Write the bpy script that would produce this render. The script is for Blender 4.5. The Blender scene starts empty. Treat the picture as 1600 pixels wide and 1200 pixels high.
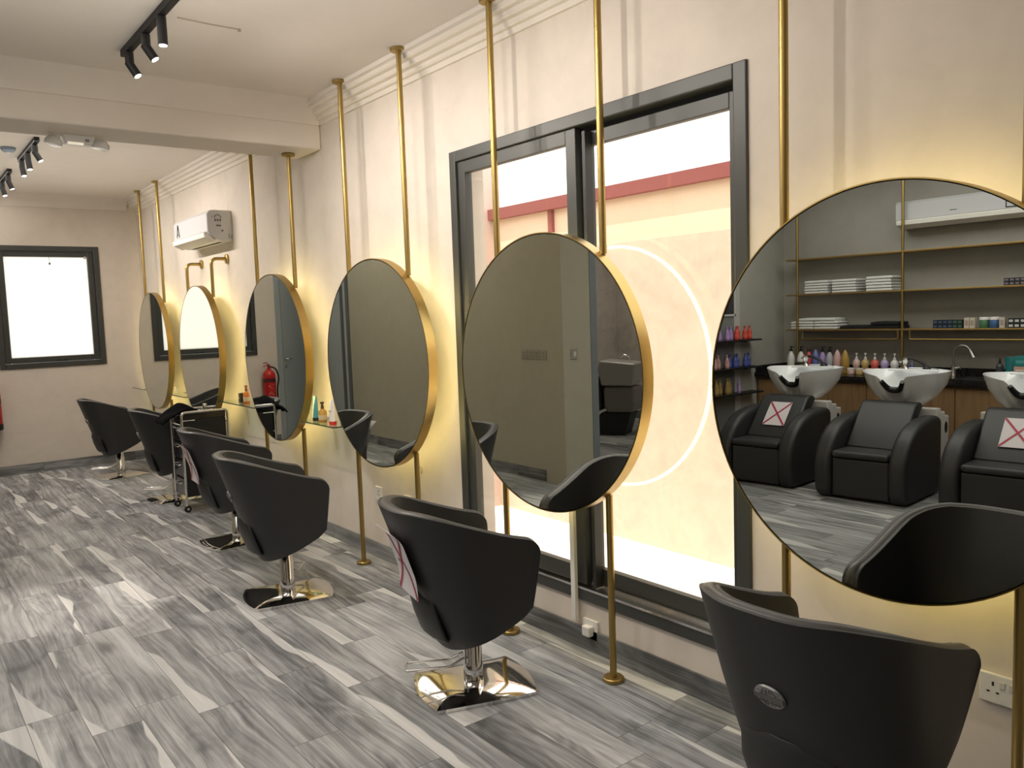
import bpy, bmesh, math, random
from mathutils import Vector, Matrix
random.seed(7)
sc = bpy.context.scene
COL = sc.collection
PI = math.pi
rad = math.radians

# ------------------------------------------------------------------ materials
MATS = {}
def nmat(name):
    m = bpy.data.materials.new(name); m.use_nodes = True
    nt = m.node_tree
    return m, nt, nt.nodes['Principled BSDF']
def mat(name, col, rough=.5, metal=0., spec=.5, emit=None, estr=0., coat=0., bump=0., bscale=60., var=0., vscale=4.):
    if name in MATS: return MATS[name]
    m, nt, b = nmat(name)
    b.inputs['Base Color'].default_value = (*col, 1)
    b.inputs['Roughness'].default_value = rough
    b.inputs['Metallic'].default_value = metal
    b.inputs['Specular IOR Level'].default_value = spec
    b.inputs['Coat Weight'].default_value = coat
    if emit:
        b.inputs['Emission Color'].default_value = (*emit, 1)
        b.inputs['Emission Strength'].default_value = estr
    if var or bump:
        tc = nt.nodes.new('ShaderNodeTexCoord')
    if var:
        n = nt.nodes.new('ShaderNodeTexNoise'); n.inputs['Scale'].default_value = vscale; n.inputs['Detail'].default_value = 6
        nt.links.new(tc.outputs['Object'], n.inputs['Vector'])
        mx = nt.nodes.new('ShaderNodeMix'); mx.data_type = 'RGBA'
        mx.inputs['A'].default_value = (*[c*(1-var) for c in col], 1); mx.inputs['B'].default_value = (*[min(1, c*(1+var)) for c in col], 1)
        nt.links.new(n.outputs['Fac'], mx.inputs['Factor']); nt.links.new(mx.outputs['Result'], b.inputs['Base Color'])
    if bump:
        n2 = nt.nodes.new('ShaderNodeTexNoise'); n2.inputs['Scale'].default_value = bscale; n2.inputs['Detail'].default_value = 3
        nt.links.new(tc.outputs['Object'], n2.inputs['Vector'])
        bp = nt.nodes.new('ShaderNodeBump'); bp.inputs['Strength'].default_value = bump; bp.inputs['Distance'].default_value = .002
        nt.links.new(n2.outputs['Fac'], bp.inputs['Height']); nt.links.new(bp.outputs['Normal'], b.inputs['Normal'])
    MATS[name] = m
    return m

class NT:
    """small helper for chains of math nodes"""
    def __init__(s, nt): s.nt = nt
    def link(s, a, b): s.nt.links.new(a, b)
    def m(s, op, a, b=None, c=None):
        n = s.nt.nodes.new('ShaderNodeMath'); n.operation = op
        for i, v in enumerate((a, b, c)):
            if v is None: continue
            if isinstance(v, (int, float)): n.inputs[i].default_value = v
            else: s.link(v, n.inputs[i])
        return n.outputs[0]
    def comb(s, x, y, z):
        n = s.nt.nodes.new('ShaderNodeCombineXYZ')
        for i, v in enumerate((x, y, z)):
            if isinstance(v, (int, float)): n.inputs[i].default_value = v
            else: s.link(v, n.inputs[i])
        return n.outputs[0]
    def noise(s, vec, scale=1., detail=4., dist=0., rough=.5):
        n = s.nt.nodes.new('ShaderNodeTexNoise'); s.link(vec, n.inputs['Vector'])
        n.inputs['Scale'].default_value = scale; n.inputs['Detail'].default_value = detail
        n.inputs['Distortion'].default_value = dist; n.inputs['Roughness'].default_value = rough
        return n.outputs['Fac']
    def white(s, vec):
        n = s.nt.nodes.new('ShaderNodeTexWhiteNoise'); n.noise_dimensions = '3D'; s.link(vec, n.inputs['Vector']); return n.outputs['Value']
    def ramp(s, fac, stops):
        n = s.nt.nodes.new('ShaderNodeValToRGB'); s.link(fac, n.inputs[0])
        cr = n.color_ramp
        while len(cr.elements) < len(stops): cr.elements.new(.5)
        for e, (p, c) in zip(cr.elements, stops): e.position = p; e.color = (*c, 1)
        return n.outputs['Color']
    def smooth(s, v, a, b):
        n = s.nt.nodes.new('ShaderNodeMapRange'); n.interpolation_type = 'SMOOTHSTEP'; s.link(v, n.inputs['Value'])
        n.inputs['From Min'].default_value = a; n.inputs['From Max'].default_value = b
        return n.outputs['Result']
    def mix(s, fac, a, b, mode='MIX'):
        n = s.nt.nodes.new('ShaderNodeMix'); n.data_type = 'RGBA'; n.blend_type = mode
        if isinstance(fac, (int, float)): n.inputs['Factor'].default_value = fac
        else: s.link(fac, n.inputs['Factor'])
        for k, v in (('A', a), ('B', b)):
            if isinstance(v, tuple): n.inputs[k].default_value = (*v, 1)
            else: s.link(v, n.inputs[k])
        return n.outputs['Result']

def plank_material(name, W, L, along_y=True, dark=1., sw=1.):
    m, nt, b = nmat(name); k = NT(nt)
    g = nt.nodes.new('ShaderNodeNewGeometry'); sp = nt.nodes.new('ShaderNodeSeparateXYZ'); k.link(g.outputs['Position'], sp.inputs[0])
    x, y, z = sp.outputs
    if along_y == 'skirt':           # skirting tiles: grain runs along whichever way the wall runs
        ax = k.m('ADD', z, 3.0); ay = k.m('ADD', x, y)
    else: ax, ay = x, y
    u = k.m('DIVIDE', k.m('ADD', ax, 20.075), W); row = k.m('FLOOR', u); fu = k.m('FRACT', u)
    rnd = k.white(k.comb(row, 3.3, 1.7))
    v = k.m('ADD', k.m('DIVIDE', k.m('ADD', ay, 30.), L), k.m('MULTIPLY', rnd, 7.31)); cl = k.m('FLOOR', v); fv = k.m('FRACT', v)
    idn = k.white(k.comb(row, cl, .5)); id2 = k.white(k.comb(row, cl, 9.5)); 
    off = k.m('MULTIPLY', idn, 60.)
    # fine grain
    wx = k.noise(k.comb(k.m('MULTIPLY', ax, 3.), k.m('MULTIPLY', ay, 1.1), k.m('ADD', off, 3.)), 1., 3., .4, .5)
    axw = k.m('ADD', ax, k.m('MULTIPLY', k.m('SUBTRACT', wx, .5), .10))
    gr = k.noise(k.comb(k.m('MULTIPLY', axw, 60.), k.m('MULTIPLY', ay, 1.5), off), 1., 6., .3, .68)
    gr2 = k.noise(k.comb(k.m('MULTIPLY', axw, 24.), k.m('MULTIPLY', ay, .9), k.m('ADD', off, 7.)), 1., 4., .5, .6)
    # broad figure with contour rings
    fig = k.noise(k.comb(k.m('MULTIPLY', ax, 6.0), k.m('MULTIPLY', ay, 1.25), k.m('ADD', off, 11.)), 1., 1.5, .5, .45)
    ring = k.m('MULTIPLY', k.m('SINE', k.m('MULTIPLY', fig, 70.)), k.smooth(k.noise(k.comb(k.m('MULTIPLY', ax, 3.), k.m('MULTIPLY', ay, .9), k.m('ADD', off, 17.)), 1., 2., 0., .5), .48, .66))
    tone = k.noise(k.comb(k.m('MULTIPLY', ax, 4.5), k.m('MULTIPLY', ay, 1.3), k.m('ADD', off, 31.)), 1., 4., 1.0, .55)
    t = k.m('ADD', k.m('MULTIPLY', tone, .80), k.m('MULTIPLY', k.m('SUBTRACT', gr, .5), .95))
    t = k.m('ADD', t, k.m('MULTIPLY', k.m('SUBTRACT', gr2, .5), .62))
    t = k.m('ADD', t, k.m('MULTIPLY', k.m('SUBTRACT', idn, .5), .16))
    t = k.m('ADD', t, k.m('MULTIPLY', ring, .055))
    smoke = k.noise(k.comb(k.m('MULTIPLY', ax, 2.6), k.m('MULTIPLY', ay, 1.5), k.m('ADD', idn, 2.)), 1., 4., .8, .55)
    t = k.m('SUBTRACT', t, k.m('MULTIPLY', k.smooth(smoke, .52, .72), .20))
    t = k.m('ADD', t, .045)
    d = dark
    colr = k.ramp(t, [(.16, (.095*d, .100*d, .104*d)), (.36, (.215*d, .222*d, .226*d)), (.54, (.345*d, .353*d, .355*d)), (.80, (.53*d, .54*d, .54*d))])
    # pale sapwood wedges hugging a plank edge
    edge = k.m('ABSOLUTE', k.m('SUBTRACT', fu, k.m('MULTIPLY', k.m('ROUND', id2), 1.)))
    wob = k.noise(k.comb(k.m('MULTIPLY', ax, .6), k.m('MULTIPLY', ay, 1.5), k.m('ADD', off, 5.)), 1., 2., .3, .4)
    slope = k.m('MULTIPLY', k.m('SUBTRACT', fv, .5), k.m('SUBTRACT', k.m('MULTIPLY', id2, 1.4), .7))
    wid = k.m('ADD', k.m('SUBTRACT', k.m('MULTIPLY', wob, 1.35), .60), slope)
    sel = k.m('MULTIPLY', k.m('SUBTRACT', 1.0, k.smooth(k.m('SUBTRACT', edge, wid), -.02, .02)), k.m('GREATER_THAN', k.white(k.comb(row, cl, 21.)), .22))
    sel = k.m('MULTIPLY', sel, .82*sw)
    pale = k.ramp(gr2, [(.3, (.52*d, .525*d, .515*d)), (.7, (.68*d, .68*d, .66*d))])
    colr = k.mix(sel, colr, pale)
    # knots
    vo = nt.nodes.new('ShaderNodeTexVoronoi'); vo.inputs['Scale'].default_value = 1.
    k.link(k.comb(k.m('MULTIPLY', ax, 3.6), k.m('MULTIPLY', ay, 1.5), 0.), vo.inputs['Vector'])
    kd = k.m('ADD', vo.outputs['Distance'], k.m('MULTIPLY', k.m('SUBTRACT', gr, .5), .22))
    kn = k.m('SUBTRACT', 1., k.smooth(kd, .03, .20))
    colr = k.mix(k.m('MULTIPLY', kn, .72), colr, (.07*d, .066*d, .062*d))
    # joints
    ju = k.m('LESS_THAN', k.m('MINIMUM', fu, k.m('SUBTRACT', 1., fu)), .008)
    jv = k.m('LESS_THAN', k.m('MINIMUM', fv, k.m('SUBTRACT', 1., fv)), .0016)
    if along_y == 'skirt': j = jv
    else: j = k.m('MAXIMUM', ju, jv)
    colr = k.mix(k.m('MULTIPLY', j, .75), colr, (.06, .058, .055))
    k.link(colr, b.inputs['Base Color'])
    k.link(k.m('ADD', .40, k.m('MULTIPLY', gr, .16)), b.inputs['Roughness'])
    b.inputs['Specular IOR Level'].default_value = .42
    bp = nt.nodes.new('ShaderNodeBump'); bp.inputs['Strength'].default_value = .12; bp.inputs['Distance'].default_value = .002
    k.link(k.m('SUBTRACT', gr, k.m('MULTIPLY', j, .8)), bp.inputs['Height']); k.link(bp.outputs['Normal'], b.inputs['Normal'])
    return m

def plaster(name, col, amt=.055, rough=.75):
    m, nt, b = nmat(name); k = NT(nt)
    g = nt.nodes.new('ShaderNodeNewGeometry')
    n1 = k.noise(g.outputs['Position'], 2.3, 6., 1.3, .6); n2 = k.noise(g.outputs['Position'], 9., 4., .8, .6)
    t = k.m('ADD', k.m('MULTIPLY', n1, .65), k.m('MULTIPLY', n2, .35))
    lo = tuple(c*(1-amt*1.3) for c in col); hi = tuple(min(1, c*(1+amt)) for c in col)
    k.link(k.ramp(t, [(.32, lo), (.5, col), (.68, hi)]), b.inputs['Base Color'])
    k.link(k.m('ADD', rough-.12, k.m('MULTIPLY', n1, .24)), b.inputs['Roughness'])
    b.inputs['Specular IOR Level'].default_value = .3
    bp = nt.nodes.new('ShaderNodeBump'); bp.inputs['Strength'].default_value = .08; bp.inputs['Distance'].default_value = .004
    k.link(n2, bp.inputs['Height']); k.link(bp.outputs['Normal'], b.inputs['Normal'])
    return m

def wood(name, c1, c2):
    m, nt, b = nmat(name); k = NT(nt)
    g = nt.nodes.new('ShaderNodeNewGeometry'); sp = nt.nodes.new('ShaderNodeSeparateXYZ'); k.link(g.outputs['Position'], sp.inputs[0])
    x, y, z = sp.outputs
    n = k.noise(k.comb(k.m('MULTIPLY', y, 22.), k.m('MULTIPLY', z, 1.4), x), 1., 6., .8, .6)
    n2 = k.noise(k.comb(k.m('MULTIPLY', y, 5.), k.m('MULTIPLY', z, .8), x), 1., 3., .5, .5)
    k.link(k.ramp(k.m('ADD', k.m('MULTIPLY', n, .6), k.m('MULTIPLY', n2, .4)), [(.35, c1), (.65, c2)]), b.inputs['Base Color'])
    b.inputs['Roughness'].default_value = .5
    return m

def glass_clear(name, tint=(1, 1, 1), gloss=.10):
    m = bpy.data.materials.new(name); m.use_nodes = True; nt = m.node_tree; nt.nodes.clear(); k = NT(nt)
    out = nt.nodes.new('ShaderNodeOutputMaterial'); tr = nt.nodes.new('ShaderNodeBsdfTransparent'); tr.inputs[0].default_value = (*tint, 1)
    gl = nt.nodes.new('ShaderNodeBsdfGlossy'); gl.inputs['Roughness'].default_value = .01; gl.inputs[0].default_value = (1, 1, 1, 1)
    lw = nt.nodes.new('ShaderNodeLayerWeight'); lw.inputs[0].default_value = .5
    mx = nt.nodes.new('ShaderNodeMixShader')
    k.link(k.m('MINIMUM', k.m('ADD', k.m('MULTIPLY', k.m('POWER', lw.outputs['Facing'], 5.), .9), gloss*.5), 1.), mx.inputs[0]); k.link(tr.outputs[0], mx.inputs[1]); k.link(gl.outputs[0], mx.inputs[2]); k.link(mx.outputs[0], out.inputs[0])
    return m
def glass_frosted(name):
    m = bpy.data.materials.new(name); m.use_nodes = True; nt = m.node_tree; nt.nodes.clear(); k = NT(nt)
    out = nt.nodes.new('ShaderNodeOutputMaterial'); tr = nt.nodes.new('ShaderNodeBsdfTranslucent'); tr.inputs[0].default_value = (.97, .97, .95, 1)
    df = nt.nodes.new('ShaderNodeBsdfDiffuse'); df.inputs[0].default_value = (.8, .8, .78, 1)
    mx = nt.nodes.new('ShaderNodeMixShader'); mx.inputs[0].default_value = .15
    k.link(tr.outputs[0], mx.inputs[1]); k.link(df.outputs[0], mx.inputs[2]); k.link(mx.outputs[0], out.inputs[0])
    return m
def mirror_mat(name):
    m = bpy.data.materials.new(name); m.use_nodes = True; nt = m.node_tree; nt.nodes.clear(); k = NT(nt)
    out = nt.nodes.new('ShaderNodeOutputMaterial'); gl = nt.nodes.new('ShaderNodeBsdfGlossy')
    gl.inputs['Roughness'].default_value = 0.; gl.inputs[0].default_value = (.74, .765, .72, 1)
    k.link(gl.outputs[0], out.inputs[0]); return m

M_FLOOR = plank_material('grey_wood_look_tile', .179, 1.0)
M_SKIRT = plank_material('skirting_tile', .6, .9, 'skirt', .72, 0.)
M_WALL = plaster('wall_plaster', (.66, .595, .525))
M_WALLB = plaster('shampoo_wall_plaster', (.40, .385, .345), .05)
M_CEIL = plaster('ceiling_paint', (.74, .68, .605), .02, .85)
M_CORN = plaster('cornice_paint', (.72, .665, .60), .02, .7)
M_GOLD = mat('brushed_gold', (.40, .285, .10), .38, 1., bump=.03, bscale=200)
M_GOLDR = mat('gold_rim', (.48, .335, .115), .33, 1.)
M_MIRROR = mirror_mat('mirror_silver')
M_BACKP = mat('mirror_backing', (.03, .028, .022), .6)
M_LED = mat('led_strip_warm', (1, .8, .4), .5, emit=(1., .80, .31), estr=23.)
M_LEATHER = mat('black_leather', (.0185, .0185, .0182), .50, bump=.10, bscale=260, spec=.55)
M_LEATHER_RIM = mat('black_piping_painted_sheen', (.062, .060, .057), .40, bump=.06, bscale=260, spec=.5)  # piping colour lightened so the rim carries a painted grey sheen
M_CHROME = mat('chrome', (.80, .79, .77), .06, 1.)
M_CHROME2 = mat('satin_chrome', (.62, .61, .6), .25, 1.)
M_FRAME = mat('dark_grey_aluminium', (.060, .062, .058), .42, .35)
M_FRAME2 = mat('darker_aluminium', (.028, .029, .028), .45, .3)
M_GLASS = glass_clear('window_glass')
M_GLASS_SH = glass_clear('shelf_glass', (.90, .97, .92), .12)
M_GLASS_EDGE = mat('glass_edge', (.03, .09, .07), .2)
M_FROST = glass_frosted('frosted_glass')
M_WHITE = mat('white_plastic', (.74, .73, .71), .4)
M_WHITE2 = mat('offwhite_plastic', (.60, .59, .57), .45)
M_CERAM = mat('white_ceramic', (.84, .85, .86), .12, coat=.4)
M_BLACK = mat('matt_black_metal', (.006, .006, .007), .5)
M_BLACKG = mat('gloss_black_plastic', (.012, .012, .013), .15)
M_GEL = mat('black_gel', (.01, .01, .01), .3)
M_DARK = mat('dark_hole', (.01, .01, .01), .8)
M_PAPER = mat('white_paper', (.74, .69, .71), .8)
M_REDTAPE = mat('red_tape', (.42, .02, .06), .5)
M_RED = mat('extinguisher_red', (.50, .012, .012), .3)
M_LENS = mat('lamp_lens', (1, 1, 1), .3, emit=(1, .95, .88), estr=14.)
M_DOOR = mat('grey_painted_door', (.47, .51, .52), .5, var=.03)
M_WOOD = wood('oak_laminate', (.23, .13, .055), (.36, .22, .105))
M_GRANITE = mat('black_granite', (.015, .014, .014), .15, var=.3, vscale=90)
M_TOWELW = mat('white_towel', (.78, .78, .76), .95, bump=.5, bscale=400)
M_TOWELB = mat('black_towel', (.010, .010, .011), .95, bump=.5, bscale=400)
M_BADGE = mat('pewter_badge', (.32, .315, .31), .38, .8)
M_BADGE2 = mat('pewter_badge_relief', (.17, .168, .165), .45, .7)
M_EXTW = plaster('sunlit_boundary_wall', (.64, .56, .445), .10)
M_EXTW2 = plaster('sunlit_upper_wall', (.84, .68, .50), .03)
M_EXTR = mat('red_coping', (.27, .075, .065), .7)
M_EXTP = plaster('pink_render', (.62, .47, .40), .03)
M_EXTG = plaster('pale_concrete', (.93, .90, .85), .03)
M_CABLE = mat('white_cable', (.62, .57, .45), .6)
M_TEXTW = plaster('textured_plaster', (.52, .47, .43), .16)

# ------------------------------------------------------------------ mesh helpers
def box(bm, x0, x1, y0, y1, z0, z1, M=None):
    vs = [bm.verts.new(Vector(p)) for p in ((x0,y0,z0),(x1,y0,z0),(x1,y1,z0),(x0,y1,z0),(x0,y0,z1),(x1,y0,z1),(x1,y1,z1),(x0,y1,z1))]
    for f in ((0,3,2,1),(4,5,6,7),(0,1,5,4),(1,2,6,5),(2,3,7,6),(3,0,4,7)): bm.faces.new([vs[i] for i in f])
    if M is not None:
        for v in vs: v.co = M @ v.co
    return vs
def lathe(bm, prof, n=24, M=None, cap=True):
    """profile of (r, z) turned about local z"""
    rings = []
    for r, z in prof:
        rings.append([bm.verts.new(Vector((r*math.cos(2*PI*i/n), r*math.sin(2*PI*i/n), z))) for i in range(n)])
    for a, b in zip(rings, rings[1:]):
        for i in range(n):
            bm.faces.new((a[i], a[(i+1)%n], b[(i+1)%n], b[i]))
    if cap:
        if prof[0][0] > 1e-5: bm.faces.new(list(reversed(rings[0])))
        if prof[-1][0] > 1e-5: bm.faces.new(rings[-1])
    if M is not None:
        for r in rings:
            for v in r: v.co = M @ v.co
    return rings
def axis_matrix(p0, p1):
    p0, p1 = Vector(p0), Vector(p1); d = (p1-p0)
    q = d.to_track_quat('Z', 'Y')
    return Matrix.Translation(p0) @ q.to_matrix().to_4x4(), d.length
def cyl(bm, p0, p1, r0, r1=None, n=20):
    M, L = axis_matrix(p0, p1)
    lathe(bm, [(r0, 0), (r0 if r1 is None else r1, L)], n, M)
def tube(bm, pts, r, n=10, closed=False):
    pts = [Vector(p) for p in pts]; N = len(pts); rings = []
    t0 = (pts[1]-pts[0]).normalized(); up = Vector((0,0,1)) if abs(t0.z) < .9 else Vector((1,0,0))
    nrm = t0.cross(up).normalized()
    for i, p in enumerate(pts):
        if closed: t = (pts[(i+1)%N]-pts[i-1]).normalized()
        else: t = (pts[min(i+1,N-1)]-pts[max(i-1,0)]).normalized()
        nrm = (nrm - t*nrm.dot(t)).normalized(); b = t.cross(nrm)
        rr = r[i] if isinstance(r, (list, tuple)) else r
        rings.append([bm.verts.new(p + nrm*rr*math.cos(2*PI*k/n) + b*rr*math.sin(2*PI*k/n)) for k in range(n)])
    for i in range(N if closed else N-1):
        a, b = rings[i], rings[(i+1)%N]
        for k in range(n): bm.faces.new((a[k], a[(k+1)%n], b[(k+1)%n], b[k]))
    if not closed:
        bm.faces.new(list(reversed(rings[0]))); bm.faces.new(rings[-1])
def arc_pts(corners, rr, n=6):
    """round the inner corners of a polyline"""
    P = [Vector(c) for c in corners]; out = [P[0]]
    for i in range(1, len(P)-1):
        a, b, c = P[i-1], P[i], P[i+1]; d1 = (a-b).normalized(); d2 = (c-b).normalized()
        s, e = b+d1*rr, b+d2*rr
        for k in range(n+1):
            t = k/n; out.append(s*(1-t)**2 + b*2*t*(1-t) + e*t*t)
    out.append(P[-1]); return out
def prism(bm, poly, a0, a1, axis='y'):
    """extrude a 2-D polygon; axis y: poly=(x,z); x: poly=(y,z); z: poly=(x,y)"""
    def P(p, t):
        return Vector((p[0], t, p[1])) if axis == 'y' else Vector((t, p[0], p[1])) if axis == 'x' else Vector((p[0], p[1], t))
    A = [bm.verts.new(P(p, a0)) for p in poly]; B = [bm.verts.new(P(p, a1)) for p in poly]; n = len(poly)
    for i in range(n): bm.faces.new((A[i], A[(i+1)%n], B[(i+1)%n], B[i]))
    bm.faces.new(list(reversed(A))); bm.faces.new(B)
def BM(): return bmesh.new()
def obj(name, bm, m, parent=None, smooth=None, bevel=0., bseg=2, subsurf=0, solid=0., loc=None, rot=None):
    bmesh.ops.recalc_face_normals(bm, faces=bm.faces[:])
    me = bpy.data.meshes.new(name); bm.to_mesh(me); bm.free()
    if smooth is not None:
        for p in me.polygons: p.use_smooth = True
        if smooth < 179: me.set_sharp_from_angle(angle=rad(smooth))
    me.materials.append(m)
    o = bpy.data.objects.new(name, me); COL.objects.link(o)
    if parent is not None: o.parent = parent
    if loc is not None: o.location = loc
    if rot is not None: o.rotation_euler = rot
    if solid:
        s = o.modifiers.new('solid', 'SOLIDIFY'); s.thickness = solid; s.offset = -1
    if bevel:
        b = o.modifiers.new('bevel', 'BEVEL'); b.width = bevel; b.segments = bseg; b.limit_method = 'ANGLE'; b.angle_limit = rad(40)
    if subsurf:
        s = o.modifiers.new('sub', 'SUBSURF'); s.levels = subsurf; s.render_levels = subsurf
    return o
def tag(o, label=None, cat=None, group=None, kind=None):
    if label: o['label'] = label
    if cat: o['category'] = cat
    if group: o['group'] = group
    if kind: o['kind'] = kind
    return o
def thing(name, label, cat, loc=(0,0,0), rz=0., group=None):
    o = bpy.data.objects.new(name, None); COL.objects.link(o); o.location = loc; o.rotation_euler = (0,0,rz); o.empty_display_size = .05
    return tag(o, label, cat, group)
def children_of(o): return [c for c in bpy.data.objects if c.parent == o]
def copy_tree(o, parent=None):
    c = o.copy(); COL.objects.link(c); c.parent = parent
    for ch in children_of(o): copy_tree(ch, c)
    return c
def struct(name, bm, m, parent=None, **k):
    o = obj(name, bm, m, parent, **k); o['kind'] = 'structure'; return o

# ------------------------------------------------------------------ camera
f_px, yaw, pitch, roll = 1280.59, rad(37.608), rad(-4.9586), rad(-1.9728)
F = Vector((math.sin(yaw)*math.cos(pitch), math.cos(yaw)*math.cos(pitch), math.sin(pitch)))
R0 = Vector((math.cos(yaw), -math.sin(yaw), 0)); U0 = R0.cross(F)
R = R0*math.cos(roll)+U0*math.sin(roll); U = -R0*math.sin(roll)+U0*math.cos(roll)
cd = bpy.data.cameras.new('camera'); cam = bpy.data.objects.new('camera', cd); COL.objects.link(cam)
cd.sensor_width = 36.; cd.lens = f_px/1600*36.; cd.clip_start = .05; cd.clip_end = 200
m4 = Matrix((R, U, -F)).transposed().to_4x4(); m4.translation = Vector((0, 0, 1.5)); cam.matrix_world = m4
sc.camera = cam

# ------------------------------------------------------------------ room shell
XW, YE, H, XO, YO = 2.390, 9.844, 2.884, -.20, 5.25
XC = -3.40; YN = -1.6
WY0, WY1, WZ0, WZ1 = 1.742, 3.552, .222, 2.323      # sliding window opening
EX0, EX1, EZ0, EZ1 = .975, 1.975, 1.097, 2.365      # end window opening
bm = BM(); box(bm, XC-.6, XW+.2, YN-.2, 11.4, -.12, 0); struct('floor', bm, M_FLOOR)
bm = BM(); box(bm, XC-.6, XW+.2, YN-.2, 11.4, H, H+.12); struct('ceiling', bm, M_CEIL)
bm = BM(); T = .20
box(bm, XW, XW+T, YN-.2, WY1-1.81, 0, H); box(bm, XW, XW+T, WY0, WY1, 0, WZ0); box(bm, XW, XW+T, WY0, WY1, WZ1, H); box(bm, XW, XW+T, WY1, YE+.2, 0, H)
struct('wall_right', bm, M_WALL)
bm = BM()
box(bm, .73, EX0, YE, YE+T, 0, H); box(bm, EX1, XW, YE, YE+T, 0, H); box(bm, EX0, EX1, YE, YE+T, 0, EZ0); box(bm, EX0, EX1, YE, YE+T, EZ1, H)
struct('wall_end', bm, M_WALL)
bm = BM(); box(bm, XO-.12, XO, YO, 9.2, 0, H); box(bm, -.525, XO-.12, YO, YO+.14, 0, H); struct('wall_left', bm, plaster('left_wall_plaster_shaded', (.43, .405, .32), .04))  # plaster darkened in its colour because little light reaches this wall
bm = BM(); box(bm, -.60, -.525, YO-.005, YO+.15, 0, 2.3); box(bm, -1.75, -.525, YO-.005, YO+.15, 2.22, 2.3); box(bm, -1.75, -1.675, YO-.005, YO+.15, 0, 2.3); struct('trim_1', bm, mat('grey_door_casing', (.20, .225, .24), .5))
bm = BM(); box(bm, XC, -1.75, YO, YO+.14, 0, H); box(bm, -1.75, -.525, YO, YO+.14, 2.3, H); struct('wall_partition', bm, M_WALLB)
bm = BM(); box(bm, XC-.2, XC, YN-.2, YO+.14, 0, H); struct('wall_shampoo', bm, M_WALLB)
bm = BM(); box(bm, XC-.2, XW+.2, YN-.2, YN, 0, H); struct('wall_behind', bm, M_WALL)
# room seen through the doorway
bm = BM(); box(bm, XC-.55, XC-.40, YO+.14, 8.2, 0, H); box(bm, XC-.55, XO-.12, 8.2, 8.35, 0, H); struct('wall_annex', bm, M_TEXTW)
bm = BM(); box(bm, XC-.40, XC-.385, YO+.14, 8.2, 0, .1); struct('baseboard_annex', bm, M_SKIRT)
# diagonal wall holding the grey door, plus the grey return beside it
DA, DB = Vector((.73, YE, 0)), Vector((-.2, 11.0, 0)); dv = (DB-DA); dl = dv.length; dvn = dv.normalized(); ang = math.atan2(dvn.y, dvn.x)
MD = Matrix.Translation(DA) @ Matrix.Rotation(ang, 4, 'Z')          # local x runs along the wall, the room lies at +y side
bm = BM(); box(bm, 0, dl+.1, -.15, 0, 0, H, MD); struct('wall_door', bm, M_DOOR)
bm = BM(); box(bm, .12, .17, -.01, .022, 0, 2.14, MD); box(bm, 1.08, 1.13, -.01, .022, 0, 2.14, MD); box(bm, .12, 1.13, -.01, .022, 2.09, 2.14, MD)
d1 = thing('door_1', 'grey painted door with lever handle', 'door'); d1['kind'] = 'structure'
obj('door_frame', bm, mat('grey_casing2', (.38, .415, .42), .5), d1)
bm = BM(); box(bm, .175, 1.075, .002, .014, .01, 2.085, MD); obj('door_leaf', bm, M_DOOR, d1, bevel=.003)
bm = BM(); lathe(bm, [(.024, 0), (.024, .012)], 20, MD @ Matrix.Translation((.235, .014, 1.02)) @ Matrix.Rotation(-PI/2, 4, 'X')); tube(bm, [MD @ Vector(p) for p in ((.235, .014, 1.02), (.235, .06, 1.02), (.26, .065, 1.02), (.36, .06, 1.02))], .009); obj('door_handle', bm, M_CHROME2, d1, smooth=50)
bm = BM(); lathe(bm, [(.022, 0), (.022, .01)], 18, MD @ Matrix.Translation((.235, .014, .93)) @ Matrix.Rotation(-PI/2, 4, 'X')); obj('keyhole_plate', bm, M_CHROME2, d1, smooth=50)
bm = BM(); box(bm, XO-.12, XO-.01, 9.2, 11.1, 0, H); struct('wall_return', bm, M_DOOR)
bm = BM(); box(bm, XO-.02, XO+.015, 9.2, 9.27, 0, 2.15); box(bm, XO-.02, XO+.015, 9.38, 9.42, 0, 2.15); struct('trim_2', bm, mat('grey_casing3', (.12, .13, .13), .5))

# beam across the room
BY0, BY1, BZ = 5.05, 5.42, 2.602
bm = BM(); box(bm, XO, XW, BY0, BY1, BZ, H)
struct('beam', bm, M_CEIL, bevel=.012, bseg=3)
bm = BM(); prism(bm, [(BY0, H), (BY0, 2.752), (BY0-.012, 2.752), (BY0-.02, 2.775), (BY0-.05, 2.835), (BY0-.10, 2.868), (BY0-.13, H)], XO, XW-.001, 'x')
struct('trim_3', bm, M_CEIL, smooth=35)
# stepped cornice on the long wall, plain cove on the end wall
def cornice_prof(x):
    return [(x, H), (x, 2.752), (x-.016, 2.752), (x-.016, 2.779), (x-.034, 2.781), (x-.040, 2.786), (x-.040, 2.806), (x-.066, 2.808), (x-.072, 2.813), (x-.072, 2.834), (x-.098, 2.836), (x-.105, 2.841), (x-.105, 2.860), (x-.128, 2.864), (x-.132, H)]
bm = BM(); prism(bm, cornice_prof(XW), YN, BY0, 'y'); struct('trim_4', bm, M_CORN)
bm = BM(); prism(bm, cornice_prof(XW), BY1, YE, 'y'); struct('trim_5', bm, M_CORN)
bm = BM(); prism(bm, [(YE, H), (YE, 2.765), (YE-.012, 2.765), (YE-.02, 2.785), (YE-.05, 2.84), (YE-.10, 2.87), (YE-.13, H)], .74, XW-.1, 'x'); struct('trim_6', bm, M_CORN, smooth=35)
# skirting
bm = BM(); box(bm, XW-.012, XW, YN, YE, 0, .098); struct('baseboard_right', bm, M_SKIRT)
bm = BM(); box(bm, .74, XW-.012, YE-.012, YE, 0, .098); struct('baseboard_end', bm, M_SKIRT)
bm = BM(); box(bm, XO, XO+.012, 5.52, 9.2, 0, .10); struct('baseboard_left', bm, M_SKIRT)

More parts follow.
